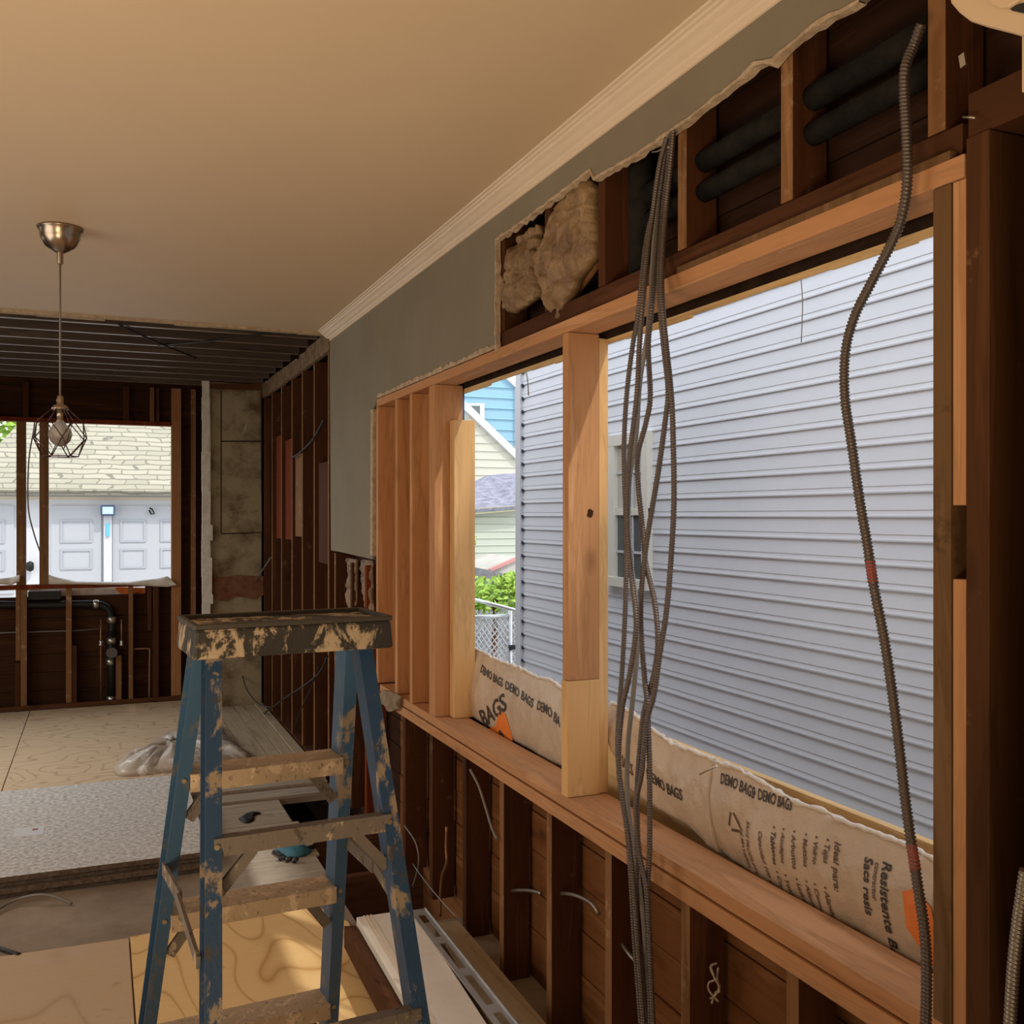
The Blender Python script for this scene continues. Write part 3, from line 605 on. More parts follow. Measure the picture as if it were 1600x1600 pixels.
# ================================================================ CABLES
def cable(name, pts, xs, r, mat, label, rib=.17, pitch=.0064, group=None, n=10):
    P3 = []
    for i, (u, v) in enumerate(pts):
        x_ = xs if isinstance(xs, (int, float)) else xs(v); P3.append(atX(u, v, x_))
    sm_ = smooth(P3, 8)
    o = MB().tube(sm_, r, n, rib, pitch, step=.0015 if rib else .02).obj(name, mat)
    return tag(o, label, 'cable', group)
def xprof(off): return lambda v: (1.315 if v < 330 else 1.315-(v-330)/130*.065 if v < 460 else 1.25)-off-(.0 if v < 600 else .012)
C = {
 'c1': ([(1044,200),(1036,239),(1026.6,305),(1011,370),(1003,436),(996.5,497),(988.5,541),(979,620),(975,709),(978,819),(978,912),(976,975),(972,1050),(965,1153),(969,1222),(979,1290),(986,1377),(990,1450),(996,1530),(1003,1620)], .0),
 'c2': ([(1041,205),(1034,250),(1026,331),(1020,410),(1016,475),(1011,528),(1000,594),(994,678),(983,756),(983,850),(992,928),(997,990),(994,1037),(989,1090),(981,1170),(981,1256),(993,1342),(1006,1445),(1009,1530),(1010,1620)], .016),
 'c3': ([(1046,205),(1041,239),(1032,305),(1026,384),(1019,475),(1013,541),(1016,620),(1009,662),(997,709),(997,756),(1005,834),(1009,881),(1022,937),(1028,1000),(1022,1053),(1009,1100),(1003,1136),(996,1222),(996,1325),(993,1428),(1003,1514),(1012,1620)], .030),
 'c4': ([(1049,205),(1045,252),(1036,331),(1030,423),(1031,475),(1037,541),(1044,610),(1039,662),(1028,741),(1016,812),(1008,866),(1002,928),(1002,990),(1008,1069),(1012,1100),(1013,1136),(1015,1205),(1015,1325),(1012,1394),(1014,1500),(1017,1620)], .044),
 'c5': ([(1052,205),(1048,252),(1040,331),(1034,423),(1035,475),(1041,541),(1049,620),(1052,694),(1053,787),(1048,881),(1041,959),(1031,1022),(1022,1085),(1010,1130),(1003,1205),(994,1256),(998,1330),(1010,1394),(1016,1500),(1021,1620)], .058),
 'c6': ([(1042,215),(1030,262),(1019,340),(1010,410),(1004,475),(999,541),(995,620),(983,725),(980,819),(986,897),(994,975),(984,1053),(972,1110),(967,1205),(982,1308),(991,1394),(998,1497),(1007,1620)], .072),
}
LBL = {'c1': 'armoured cable hanging at the left edge of the bundle before the opening', 'c3': 'armoured cable weaving through the middle of the hanging bundle', 'c4': 'armoured cable crossing from right to left in the hanging bundle', 'c5': 'armoured cable bowing furthest right in the hanging bundle', 'c6': 'armoured cable just right of the leftmost one in the bundle'}
for k in C:
    pts, off = C[k]
    if k == 'c2': cable('grey_cable', pts, xprof(off), .0062, cable_g, 'smooth grey cable hanging within the armoured bundle', rib=0)
    else: cable('armoured_cable', pts, xprof(off), .0063, armour, LBL[k], group='armoured cables in the hanging bundle')
single = [(1440,38),(1427,72),(1414,108),(1413,150),(1416,205),(1418,270),(1413,320),(1400,365),(1364,437),(1336,493),(1321,550),(1320,620),(1330,690),(1343,780),(1355,850),(1366,920),(1380,990),(1391,1060),(1403,1150),(1411,1220),(1420,1290),(1432,1370),(1445,1460),(1448,1530),(1446,1620)]
sx = lambda v: 1.235 if v > 90 else 1.25
so = cable('armoured_cable', single, sx, .0082, armour, 'single armoured cable snaking down in front of the right end of the opening')
P3 = smooth([atX(u,v,sx(v)) for u,v in single], 8)
def seg(v0, v1): return [p for p in P3 if v0 < CY-(p.z-H)*F/(p.x*sin(TH)+p.y*cos(TH)) < v1]
for v0, v1 in ((870,920),(1315,1365)): MB().tube(seg(v0, v1), .0088, 10, .12, .0058, step=.0015).obj('red_marking', red_band, so)
cable('armoured_cable', [(1603,1360),(1597,1400),(1590,1450),(1583,1520),(1577,1620)], 1.20, .0082, armour_b, 'bright armoured cable hanging at the lower right corner')
cable('grey_cable', [(735,1203),(748,1228),(760,1265),(768,1292),(777,1312)], 1.262, .005, cable_g, 'short grey cable bending down under the sill', rib=0)
cable('steel_conduit', [(797,1392),(812,1391),(830,1392),(846,1396)], XW+.04, .006, armour_b, 'short bent conduit in the stud bay left of the two conduits', rib=0)
cable('steel_conduit', [(870,1397),(885,1396),(905,1401),(925,1412),(936,1428)], XW+.04, .006, armour_b, 'bent conduit curving right through the middle stud bay', rib=0)
cable('steel_conduit', [(962,1462),(972,1475),(984,1492),(998,1506)], XW+.04, .006, armour_b, 'straight conduit descending behind the hanging cable bundle', rib=0)
cable('rusty_pipe', [(698,1292),(697,1325),(698,1348),(691,1368),(688,1400),(688,1432)], XW-.02, .0055, copper, 'rusty thin pipe standing before the studs beneath the sill', rib=0)
cable('grey_cable', [(632,1290),(650,1318),(654,1350),(645,1385)], 1.24, .0035, cable_g, 'thin looped cable right of the ladder near the floor opening', rib=0)
cable('black_cable', [(512,1025),(500,1050),(480,1068),(450,1088),(422,1108),(409,1117)], 1.2, .006, black_g, 'black cable hanging diagonally before the bare far studs', rib=0)
cable('black_cable', [(498,1040),(486,1075),(470,1110),(460,1140)], 1.22, .004, black_g, 'thin black cable hanging steeply before the bare far studs', rib=0)
cable('grey_cable', [(388,922),(402,903),(424,870)], 1.2, .005, cable_g, 'grey cable sticking out in front of the chimney brick', rib=0)
cable('black_cable', [(380,1022),(377,1045),(385,1075),(402,1098),(425,1106)], 1.1, .004, black_g, 'black cable looping down in front of the chimney breast', rib=0)
cable('black_cable', [(506,655),(500,668),(488,688),(470,706),(456,716)], 1.255, .007, black_g, 'black cable sagging across the upper bare far studs', rib=0)
cable('white_cable', [(1251,430),(1254,470),(1253,510),(1252,535)], 1.43, .0012, cable_g, 'thin wire dangling outside from the top of the opening', rib=0)
cable('white_cable', [(820,575),(824,590),(826,618)], 1.43, .0022, cable_g, 'bent wire dangling outside above the left part of the opening', rib=0)
cable('wire_tie', [(1019,238),(1030,236),(1038,231),(1050,230)], 1.262, .0016, chrome, 'metal tie wire holding the top of the cable bundle', rib=0)
# black insulated pipes in the upper wall cavity
for kk, (za, lb) in enumerate(((2.445,'upper'),(2.372,'lower'))):
    o = empty('insulated_pipe', (1.335,1.6,za), '%s black foam-covered pipe inside the wall cavity above the header' % lb, 'pipe')
    for y0, y1 in ((1.265,1.608),(1.652,1.998),(2.042,2.258)):
        MB().tube([(1.334,y0,za),(1.334,y1,za)], .026 if kk == 0 else .024, 14).obj('foam_sleeve', foam_pipe, o)
vp = MB().tube([(1.34,2.30,2.24),(1.34,2.30,2.68)], .036, 14).obj('vent_pipe', foam_pipe); tag(vp, 'dark upright vent pipe in the cavity behind the cable bundle', 'pipe')
o = MB().tube([(1.335,.85,2.50),(1.335,1.22,2.46)], .026, 14).obj('insulated_pipe', foam_pipe); tag(o, 'dusty black pipe in the cavity at the top right corner', 'pipe')
o = MB().bar(atX(1503,85,1.29), atX(1506,104,1.29), (0,1,0), .011, .004).obj('cable_staple', chrome); tag(o, 'small bright metal staple in the dark cavity at top right', 'clip')
o = MB().tube([atX(1505,183,1.262),atX(1524,184,1.262)], .002, 6).obj('bent_nail', chrome); tag(o, 'bent pale nail at the right end of the header', 'nail')
o = MB().tube([atX(1093,1210-0,1.38),atX(1120,1197,1.36)], .002, 6).obj('bent_nail', chrome); tag(o, 'nail sticking out of the bag fold above the sill', 'nail')
# ================================================================ DRAPED BAGS, PAPER
def resamp(pts, n):
    cum = [0]
    for i in range(1, len(pts)): cum.append(cum[-1]+(pts[i]-pts[i-1]).length)
    out = []; j = 0
    for k in range(n):
        t = cum[-1]*k/(n-1)
        while j < len(cum)-2 and cum[j+1] < t: j += 1
        out.append(pts[j].lerp(pts[j+1], (t-cum[j])/max(1e-9, cum[j+1]-cum[j])))
    return out
class Drape:
    def __init__(s, top, bot, nrm, thick=.05, bulge=.02, amp=.004, freq=18, seed=0, nu=60, nv=22, crease=0, edge=0, vo=0):
        s.vo = vo
        s.nu, s.nv = nu, nv; s.T = resamp(top, nu+1); s.Bt = resamp(bot, nu+1); s.n = Vector(nrm).normalized(); s.th = thick; s.b = bulge; s.amp = amp; s.fr = freq; s.seed = seed; s.cr = crease; s.edge = edge
        s.L = sum((s.T[i+1]-s.T[i]).length for i in range(nu))
    def pos(s, u, t):
        f = min(max(u,0),1)*s.nu; i = min(int(f), s.nu-1); k = f-i
        a_ = s.Bt[i].lerp(s.Bt[i+1], k); b_ = s.T[i].lerp(s.T[i+1], k); p = a_.lerp(b_, t)
        q = p*s.fr+Vector((s.seed*7.3,0,0))
        w_ = noise.noise(q)*s.amp + noise.noise(q*2.7)*s.amp*.5
        if s.cr: w_ += s.cr*(.5-abs(noise.noise(p*s.fr*.6+Vector((3,s.seed,1)))))*1.6 + s.cr*.5*(.5-abs(noise.noise(p*s.fr*1.7+Vector((1,s.seed,9)))))
        if s.vo:
            q2 = Vector((s.seed, p.y*30+p.z*13, p.z*9-p.y*5)); w_ += .028*(.35-abs(noise.noise(q2)))+.014*(.35-abs(noise.noise(q2*2.3)))
            d_, _p = noise.voronoi(p*s.fr*.9+Vector((s.seed,2,5))); w_ = w_*.5+s.vo*(min(.5,d_[1]-d_[0])-.2); d_, _p = noise.voronoi(p*s.fr*2.3+Vector((s.seed,7,5))); w_ += s.vo*.35*(min(.5,d_[1]-d_[0])-.2)
        edge = min(1, 6*u, 6*(1-u)) if s.edge else 1
        return p+s.n*(s.b*sin(pi*min(max(t,0),1))**.8*edge + w_)
    def H_(s, u):
        i = min(int(min(max(u,0),1)*s.nu), s.nu); return (s.T[i]-s.Bt[i]).length
    def mesh(s):
        mb = MB(); nu, nv = s.nu, s.nv; vs = []
        for i in range(nu+1):
            for j in range(nv+1): vs.append(s.pos(i/nu, j/nv))
        N = len(vs)
        for i in range(nu+1):
            for j in range(nv+1):
                p = s.Bt[i].lerp(s.T[i], j/nv)-s.n*s.th*(.4+.6*sin(pi*j/nv)); vs.append(p+s.n*noise.noise(p*15)*.004)
        I = lambda i, j, o=0: o*N+i*(nv+1)+j
        fs = []
        for i in range(nu):
            for j in range(nv): fs.append((I(i,j),I(i+1,j),I(i+1,j+1),I(i,j+1))); fs.append((I(i,j+1,1),I(i+1,j+1,1),I(i+1,j,1),I(i,j,1)))
            fs.append((I(i,0),I(i,0,1),I(i+1,0,1),I(i+1,0))); fs.append((I(i,nv),I(i+1,nv),I(i+1,nv,1),I(i,nv,1)))
        for j in range(nv):
            fs.append((I(0,j),I(0,j+1),I(0,j+1,1),I(0,j,1))); fs.append((I(nu,j),I(nu,j,1),I(nu,j+1,1),I(nu,j+1)))
        return mb.add(vs, fs, True)
def text_mesh(txt, size, bold=True):
    cu = bpy.data.curves.new('t', 'FONT'); cu.body = txt; cu.size = size; cu.resolution_u = 2
    if bold: cu.offset = size*.022
    to = bpy.data.objects.new('t', cu); COL.objects.link(to); bpy.context.view_layer.update()
    me = bpy.data.meshes.new_from_object(to.evaluated_get(bpy.context.evaluated_depsgraph_get())); bpy.data.objects.remove(to)
    bm = bmesh.new(); bm.from_mesh(me); bmesh.ops.triangulate(bm, faces=bm.faces)
    for _ in range(3):
        es = [e for e in bm.edges if e.calc_length() > .010]
        if not es: break
        bmesh.ops.subdivide_edges(bm, edges=es, cuts=1); bmesh.ops.triangulate(bm, faces=bm.faces)
    bm.verts.index_update(); vs = [v.co.copy() for v in bm.verts]; fs = [tuple(v.index for v in f.verts) for f in bm.faces]; bm.free(); return vs, fs
def put_text(d, parent, txt, size, s0, h0, mat, rot=0, bold=True, sx=1.0, arc=0, name='printed_text'):
    vs, fs = text_mesh(txt, size, bold); out = []
    for v in vs:
        x, y = v.x*sx, v.y
        if arc: y += -arc*(x-.08)**2*60
        a_ = s0+x*cos(rot)-y*sin(rot); h = h0-(x*sin(rot)+y*cos(rot))   # h measured down from the top edge
        u = a_/d.L; t = 1-h/max(.02, d.H_(u)); out.append(d.pos(u, t)+d.n*.0022)
    o = MB().add(out, fs).obj(name, mat, parent); return o
def put_poly(d, parent, name, poly, mat, lift=.0018, n=10):
    # poly in (s,h) metres; fan grid
    cx = sum(p[0] for p in poly)/len(poly); cy = sum(p[1] for p in poly)/len(poly); vs = []; fs = []; m_ = len(poly)
    for k in range(1, n+1):
        for p in poly:
            a_ = cx+(p[0]-cx)*k/n; h = cy+(p[1]-cy)*k/n; u = a_/d.L; vs.append(d.pos(u, 1-h/max(.02, d.H_(u)))+d.n*lift)
    vs.append(d.pos(cx/d.L, 1-cy/d.H_(cx/d.L))+d.n*lift)
    for k in range(n-1):
        for i in range(m_): j = (i+1) % m_; fs.append((k*m_+i, k*m_+j, (k+1)*m_+j, (k+1)*m_+i))
    for i in range(m_): fs.append((len(vs)-1, i, (i+1) % m_))
    return MB().add(vs, fs).obj(name, mat, parent)
bn = (-1,0,.15)
def bag(pt_, pb_, label, seed, xt=1.45, xb=1.418, thick=.04, bulge=.022, nu=90, amp=.0045, name='rubbish_bag', mat=film, crease=.004):
    d = Drape([atX(u,v,xt) for u,v in pt_], [atX(u,v,xb) for u,v in pb_], bn, thick, bulge, amp, 14, seed, nu, 26, crease)
    o = tag(d.mesh().obj(name, mat), label, 'bag')
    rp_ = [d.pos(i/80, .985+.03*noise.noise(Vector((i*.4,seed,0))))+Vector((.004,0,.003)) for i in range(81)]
    MB().tube(rp_, lambda t: .0055+.005*noise.noise(Vector((t*22,seed,3))), 7).obj('sky_highlight_edge', film_w, o)['label'] = 'white tube painting the sky highlight along the top edge'  # added tube, paints the bright sky reflection on the bag top
    return d, o
dL, bL = bag([(729,1012),(745,1014),(775,1030),(810,1042),(840,1058),(862,1062),(885,1080)], [(729,1113),(745,1124),(790,1150),(830,1172),(860,1190),(890,1200)], 'tan plastic rubbish bag with orange print in the left part of the opening', 1, nu=70)
def locate(d, u, v, x=1.44):
    p = atX(u, v, x); best = min(range(d.nu+1), key=lambda i: abs((d.T[i]*.6+d.Bt[i]*.4).y-p.y)); return best/d.nu*d.L, max(0, (d.T[best].z-p.z))
s_, h_ = locate(dL, 757, 1052); put_text(dL, bL, 'DEMO BAGS  DEMO BAGS  DEMO BAGS', .046, s_, h_, black_ink, rot=-.06, sx=1.0) if False else None
for k in range(3): put_text(dL, bL, 'DEMO BAGS', .046, s_+.285*k, h_+.017*k, black_ink, rot=-.06, sx=1.0)
s_, h_ = locate(dL, 757, 1138); put_text(dL, bL, 'BAGS', .088, s_, h_, black_ink, rot=.42, sx=1.55)
s_, h_ = locate(dL, 765, 1140); put_poly(dL, bL, 'orange_logo', [(s_,h_),(s_+.09,h_-.035),(s_+.17,h_-.11),(s_+.22,h_-.10),(s_+.25,h_-.02),(s_+.23,h_+.05),(s_+.12,h_+.035)], orange)
put_poly(dL, bL, 'black_logo', [(s_+.10,h_),(s_+.14,h_-.03),(s_+.18,h_),(s_+.19,h_+.03),(s_+.11,h_+.025)], black_ink, lift=.003, n=4)
d1, b1 = bag([(955,1098),(985,1112),(1010,1133),(1050,1162),(1080,1173),(1103,1182),(1115,1188)], [(955,1170),(985,1232),(1010,1252),(1050,1275),(1080,1290),(1107,1322),(1125,1335)], 'tan plastic rubbish bag behind the hanging cable bundle', 2, nu=60)
s_, h_ = locate(d1, 1023, 1218); put_text(d1, b1, 'DEMO BAGS', .040, s_, h_, black_ink, sx=.80)
s_, h_ = locate(d1, 982, 1196); put_text(d1, b1, 'SACS', .045, s_, h_, brown_ink, sx=.72)
d2, b2 = bag([(1118,1190),(1140,1196),(1170,1210),(1200,1228),(1240,1252),(1280,1265),(1330,1288),(1380,1305),(1425,1325),(1475,1350)], [(1130,1330),(1150,1348),(1190,1375),(1240,1403),(1290,1432),(1340,1458),(1390,1487),(1440,1512),(1478,1530)], 'tan plastic rubbish bag covered in black lettering at the right end', 3, nu=110, bulge=.026)
s_, h_ = locate(d2, 1139, 1229); put_text(d2, b2, 'DEMO BAGS', .036, s_, h_, black_ink, sx=.72, rot=.04)
s_, h_ = locate(d2, 1193, 1252); put_text(d2, b2, '\u2022 DEMO BAGS', .034, s_, h_, black_ink, sx=.66, rot=.16)
for uu, vv, tx, sz, mt in ((1170,1295,'DE MATIERES',.016,brown_ink),(1181,1285,'SACS PRODUITS',.017,brown_ink),(1202,1300,'Capacidad 100 kg',.018,brown_ink),(1222,1292,'\u2022 Tablones',.021,black_ink),(1238,1296,'\u2022 Azulejos',.020,brown_ink),(1255,1300,'\u2022 Arbustos',.020,brown_ink),(1272,1304,'\u2022 Metales',.020,brown_ink),(1289,1308,'\u2022 Vidrio',.020,brown_ink),(1305,1312,'\u2022 Tejas',.020,brown_ink),(1319,1318,'Ideal para:',.025,brown_ink),
    (1222,1358,'\u2022 Concreto',.019,black_ink),(1238,1364,'\u2022 Yeso',.019,brown_ink),(1255,1370,'\u2022 Ladrillo',.019,brown_ink),(1270,1373,'\u2022 Alfombra',.019,brown_ink),(1287,1378,'\u2022 Cemento',.019,brown_ink),(1304,1384,'\u2022 Alambre',.019,brown_ink),
    (1370,1342,'Sacs resis',.030,black_ink),(1384,1350,'contractor',.017,brown_ink),(1395,1348,'Resistente Bol',.033,black_ink)):
    s_, h_ = locate(d2, uu, vv); put_text(d2, b2, tx, sz, s_, h_, mt, rot=-pi/2, sx=.95)
# recycling triangle
for k in range(3):
    an = 2*pi*k/3; an2 = an+2*pi/3*.8; c0 = (.105,.125); r_ = .024
    p = (c0[0]+r_*sin(an), c0[1]-r_*cos(an)); q = (c0[0]+r_*sin(an2), c0[1]-r_*cos(an2)); nx = (q[1]-p[1]); ny = -(q[0]-p[0]); l_ = sqrt(nx*nx+ny*ny); nx *= .003/l_; ny *= .003/l_
    put_poly(d2, b2, 'recycling_arrow', [(p[0]-nx,p[1]-ny),(q[0]-nx,q[1]-ny),(q[0]+nx,q[1]+ny),(p[0]+nx,p[1]+ny)], brown_ink, n=3)
s_, h_ = locate(d2, 1424, 1400); put_poly(d2, b2, 'orange_logo', [(s_+.012,h_-.01),(s_+.05,h_-.03),(s_+.10,h_-.01),(s_+.10,h_+.11),(s_+.06,h_+.09),(s_+.02,h_+.05)], orange, lift=.004, n=5)
# crumpled kraft insulation in the upper bays
def paper(pt_, pb_, x, label, seed, mat=kraft, amp=.012, cr=.032, name='insulation_paper', th=.03, nu=84, nv=84, bulge=.03, cat='insulation', x2=None, vo=.03):
    d = Drape([atX(u,v,x) for u,v in pt_], [atX(u,v,x2 or x) for u,v in pb_], (-1,-.12,0), th, bulge, amp, 13, seed, nu, nv, cr, vo=vo)
    mb_ = d.mesh(); return d, tag(mb_.obj(name, mat), label, cat)
dp1, pp1 = paper([(790,432),(802,392),(815,372),(830,362),(846,352)], [(783,478),(795,486),(808,490),(822,478),(846,462)], 1.315, 'smaller crumpled brown insulation paper bundle at the plaster corner', 1)
dp2, pp2 = paper([(852,400),(862,352),(880,312),(905,288),(925,276),(934,290)], [(850,420),(856,470),(862,500),(880,498),(905,440),(934,400)], 1.305, 'large crumpled brown insulation paper bundle above the centre post', 2, cr=.04)
wd = Drape([atX(u,v,1.345) for u,v in ((868,470),(880,450),(905,425),(932,400))], [atX(u,v,1.345) for u,v in ((868,505),(880,496),(902,462),(932,418))], (-1,0,0), .02, .02, .01, 40, 5, 30, 16, .01)
wd.mesh().obj('rock_wool', wool_m, pp2)['label'] = 'orange mineral wool spilling out'
paper([(545,872),(552,873),(560,874)], [(545,955),(552,957),(558,957)], 1.30, 'left torn paper strip hanging under the plasterboard', 7, amp=.008, cr=.014, nu=10, nv=40, th=.006, bulge=.008, name='torn_paper', cat='paper')
paper([(567,874),(575,875),(583,876)], [(570,948),(577,956),(584,960)], 1.30, 'right torn paper strip hanging under the plasterboard', 8, amp=.008, cr=.014, nu=10, nv=40, th=.006, bulge=.008, name='torn_paper', cat='paper')
cm = mottled('grimy_cloth', (.20,.15,.10), (.34,.27,.19), 10, 1)
paper([(598,1078),(612,1080),(628,1088)], [(600,1100),(612,1112),(626,1108)], 1.262, 'tuft of torn paper at the left end of the sill', 9, mat=cm, amp=.02, cr=.03, nu=16, nv=16, th=.01, bulge=.01, name='torn_paper', cat='paper')
o = MB(); random.seed(31)
for k in range(3):
    p = atX(1143+k*3, 1495+k*4, XB-.0); pts = [p+Vector((-.05+random.uniform(-.01,.01), random.uniform(-.02,.02), -.018*j)) for j in range(6)]; o.tube(smooth(pts, 3), .0025, 5)
tag(o.obj('torn_fibres', plaster_edge), 'pale torn fibres stuck to the old board below the right end of the sill', 'debris')
# far window: white bag over the sill and bag showing in the gap
def bagY(pt_, pb_, y, label, seed, mat=film_w, **k):
    d = Drape([atY(u,v,y) for u,v in pt_], [atY(u,v,y) for u,v in pb_], (0,-1,0), k.get('thick',.05), k.get('bulge',.02), .012, 9, seed, 60, 10, .012)
    return d, tag(d.mesh().obj('plastic_bag', mat), label, 'bag')
bagY([(76,898),(90,902),(120,908),(160,909),(200,909),(225,906),(245,904),(262,900),(275,912)], [(76,913),(120,913),(160,914),(200,914),(240,916),(262,917),(276,914)], YF-.03, 'white plastic bag edge draped over the right of the far window sill', 1, thick=.02)
bagY([(-30,904),(0,904),(18,902),(31,898)], [(-30,913),(0,913),(18,914),(31,908)], YF-.03, 'white plastic bag edge on the far sill at the left picture edge', 2, thick=.02)
dg, og = bagY([(41,917),(94,917),(150,917),(200,917),(230,918)], [(41,922),(94,936),(150,934),(200,935),(228,934)], YF+.16, 'white bag with orange print seen through the gap under the far sill', 3, thick=.03, bulge=.01)
put_poly(dg, og, 'orange_print', [(.68,.004),(.80,.004),(.99,.004),(.97,.085),(.76,.085)], orange, lift=.006, n=6)
bagY([(-40,918),(0,918),(25,917)], [(-40,923),(0,923),(25,922)], YF+.16, 'thin white bag edge under the far sill at the left picture edge', 4, thick=.03, bulge=.01)
# ================================================================ FLOOR THINGS
def slab(name, poly, z0, z1, mat, label, cat, bevel=.001):
    return tag(MB().prism([(x,y,z0) for x,y in poly], (0,0,z1-z0)).obj(name, mat, None, bevel), label, cat)
R4 = lambda x0,y0,x1,y1: [(x0,y0),(x1,y0),(x1,y1),(x0,y1)]
slab('plywood_sheet', R4(-.518,6.08,.74,8.885), .0005, .0125, ply_far, 'large swirly-grained plywood sheet on the floor before the far window', 'plywood')
slab('plywood_sheet', R4(-1.75,6.08,-.524,8.885), .0005, .0125, ply_far, 'plywood sheet at the far left, left of the floor seam', 'plywood')
for i, (x0, x1) in enumerate(((.745,.88),(.885,1.02),(1.025,1.105))):
    slab('floor_plank', R4(x0,5.95 if i else 5.98,x1,8.44), .0005, .016, plank_m, 'dusty floor plank right of the big plywood sheet, %s from the sheet' % ORD[i], 'plank')
p0, p1, p2, p3 = atZ(378,1103,.02), atZ(396,1101,.02), atZ(512,1182,.02), atZ(470,1182,.02)
slab('loose_board', [(1.11,5.9),(1.185,5.9),(1.185,8.42),(1.11,8.42)], .0005, .02, plank_m, 'long loose board lying along the foot of the far right wall', 'board')
slab('loose_board', [(1.19,5.9),(1.255,5.9),(1.255,8.42),(1.19,8.42)], .0005, .03, plank_m, 'raised narrow board tight against the foot of the bare studs', 'board')
for i in range(4):
    z0 = .0015+.0235*i
    dx = [0,.012,-.006,0][i]; dy = [.012,-.01,.014,0][i]
    o = MB().box((-.505+dx,4.60+dy,z0), (.455+dx,6.03,z0+.022)); 
    o = o.obj('cement_board', board_m if i == 3 else board_edge, None, .001); tag(o, 'grey sheet board in the stack left of the ladder, %s from the bottom' % ORD[i] if i < 3 else 'speckled grey sheet on top of the stack left of the ladder', 'board', 'sheet boards stacked on the floor')
    if i == 3:
        MB().box((-.505,4.599,z0), (.455,4.601,z0+.021)).obj('core_edge', board_edge, o)['label'] = 'dark layered front edge'
        p = [atZ(u,v,.0955) for u,v in ((20,1308),(24,1294),(70,1290),(68,1303))]
        MB().prism([(q.x,q.y,z0+.0222) for q in p], (0,0,.001)).obj('paper_label', trim_w, o)['label'] = 'white paper label'
        q = atZ(55,1296,.0955); MB().box((q.x-.012,q.y-.012,z0+.0234), (q.x+.012,q.y+.012,z0+.0245)).obj('label_mark', red_band, o)
for i in range(4):
    z0 = .0015+.0235*i
    tag(MB().box((-1.75,4.62+.01*i,z0), (-.515,6.02,z0+.022)).obj('cement_board', board_m if i == 3 else board_edge), 'grey sheet board in the stack at the left picture edge, %s from the bottom' % ORD[i], 'board', 'sheet boards stacked at the left edge')
slab('plywood_sheet', [(-1.6,1.2),(.10,1.2),(.10,3.97),(-1.6,4.02)], .0005, .0125, ply_dusty, 'dusty scuffed plywood sheet at the lower left', 'plywood')
slab('plywood_sheet', [(.106,1.2),(.885,1.2),(.895,3.80),(.80,4.02),(.106,3.98)], .0005, .013, ply_near, 'bright yellow plywood sheet with bold grain under the ladder', 'plywood')
slab('floor_plank', R4(.46,4.05,.93,4.60), .0005, .012, plank_x, 'grey floor board behind the ladder in front of the floor opening', 'plank')
slab('floor_plank', R4(.46,4.61,.95,5.15), .0005, .012, plank_x, 'grey floor board left of the dark floor opening', 'plank')
slab('floor_plank', R4(.46,5.16,.92,5.58), .0005, .012, plank_x, 'dusty board with a dark burn mark behind the ladder', 'plank')
slab('floor_plank', R4(.46,5.62,1.25,5.76), .0005, .018, plank_x, 'narrow board lying across beyond the floor opening', 'plank')
slab('floor_plank', R4(.46,5.84,1.25,5.94), .0005, .018, plank_x, 'narrow board lying across nearest the long planks', 'plank')
B('floor_joist', (.93,4.38,-.25), (1.39,4.42,-.03), old_x, 'rough floor joist crossing the dark opening nearest the ladder', 'joist')
B('floor_joist', (.93,4.95,-.25), (1.39,4.99,-.03), old_x, 'rough floor joist crossing the dark opening farthest from the ladder', 'joist')
cable('steel_rod', [(645,1350),(665,1378),(690,1408),(712,1432)], 1.22, .002, chrome, 'thin shiny rod leaning by the studs right of the ladder', rib=0)
# burn mark / rag
def blob(poly, z, h, mat, name, label, cat, seed=0):
    c = sum((Vector(p) for p in poly), Vector())/len(poly); m_ = MB(); n = len(poly); vs = []
    pr = smooth([Vector(p) for p in poly]+[Vector(poly[0])], 4)[:-1]; n = len(pr)
    for k, s_ in enumerate((1,.96,.75,.45,.2)):
        for p in pr:
            q = c+(p-c)*s_; hh = (0,.35,.8,1,.95)[k]*h*(1+.6*noise.noise(q*25+Vector((seed,0,0)))); vs.append((q.x,q.y,z+max(hh,0 if k == 0 else .001) if k else z))
    fs = [(k*n+i, k*n+(i+1) % n, (k+1)*n+(i+1) % n, (k+1)*n+i) for k in range(4) for i in range(n)]+[tuple(4*n+i for i in range(n)), tuple(range(n-1,-1,-1))]
    return tag(m_.add(vs, fs, True).obj(name, mat), label, cat)
zz = .0125
blob([atZ(u,v,zz) for u,v in ((372,1280),(380,1275),(386,1271),(398,1269),(408,1271),(398,1275),(396,1283),(386,1287),(378,1285))], zz+.0005, .012, black_g, 'dark_rag', 'scrap of dark rag on the floorboards behind the ladder', 'rag')
gl = blob([atZ(u,v,zz) for u,v in ((428,1330),(445,1324),(462,1322),(482,1325),(487,1331),(478,1337),(462,1341),(446,1340),(438,1336))], zz+.0005, .03, glove_b, 'work_glove', 'blue and black work glove lying behind the ladder', 'glove')
gm = MB()
for k, (u,v,u2,v2) in enumerate(((440,1338,428,1331),(446,1341,436,1343),(455,1342,448,1346),(464,1342,460,1347),(478,1328,490,1323))):
    a_, b_ = atZ(u,v,zz+.012), atZ(u2,v2,zz+.008); gm.tube([a_, a_.lerp(b_,.5)+Vector((0,0,.006)), b_], .010, 8)
gm.obj('glove_fingers', black_g, gl)['label'] = 'black rubber fingers'
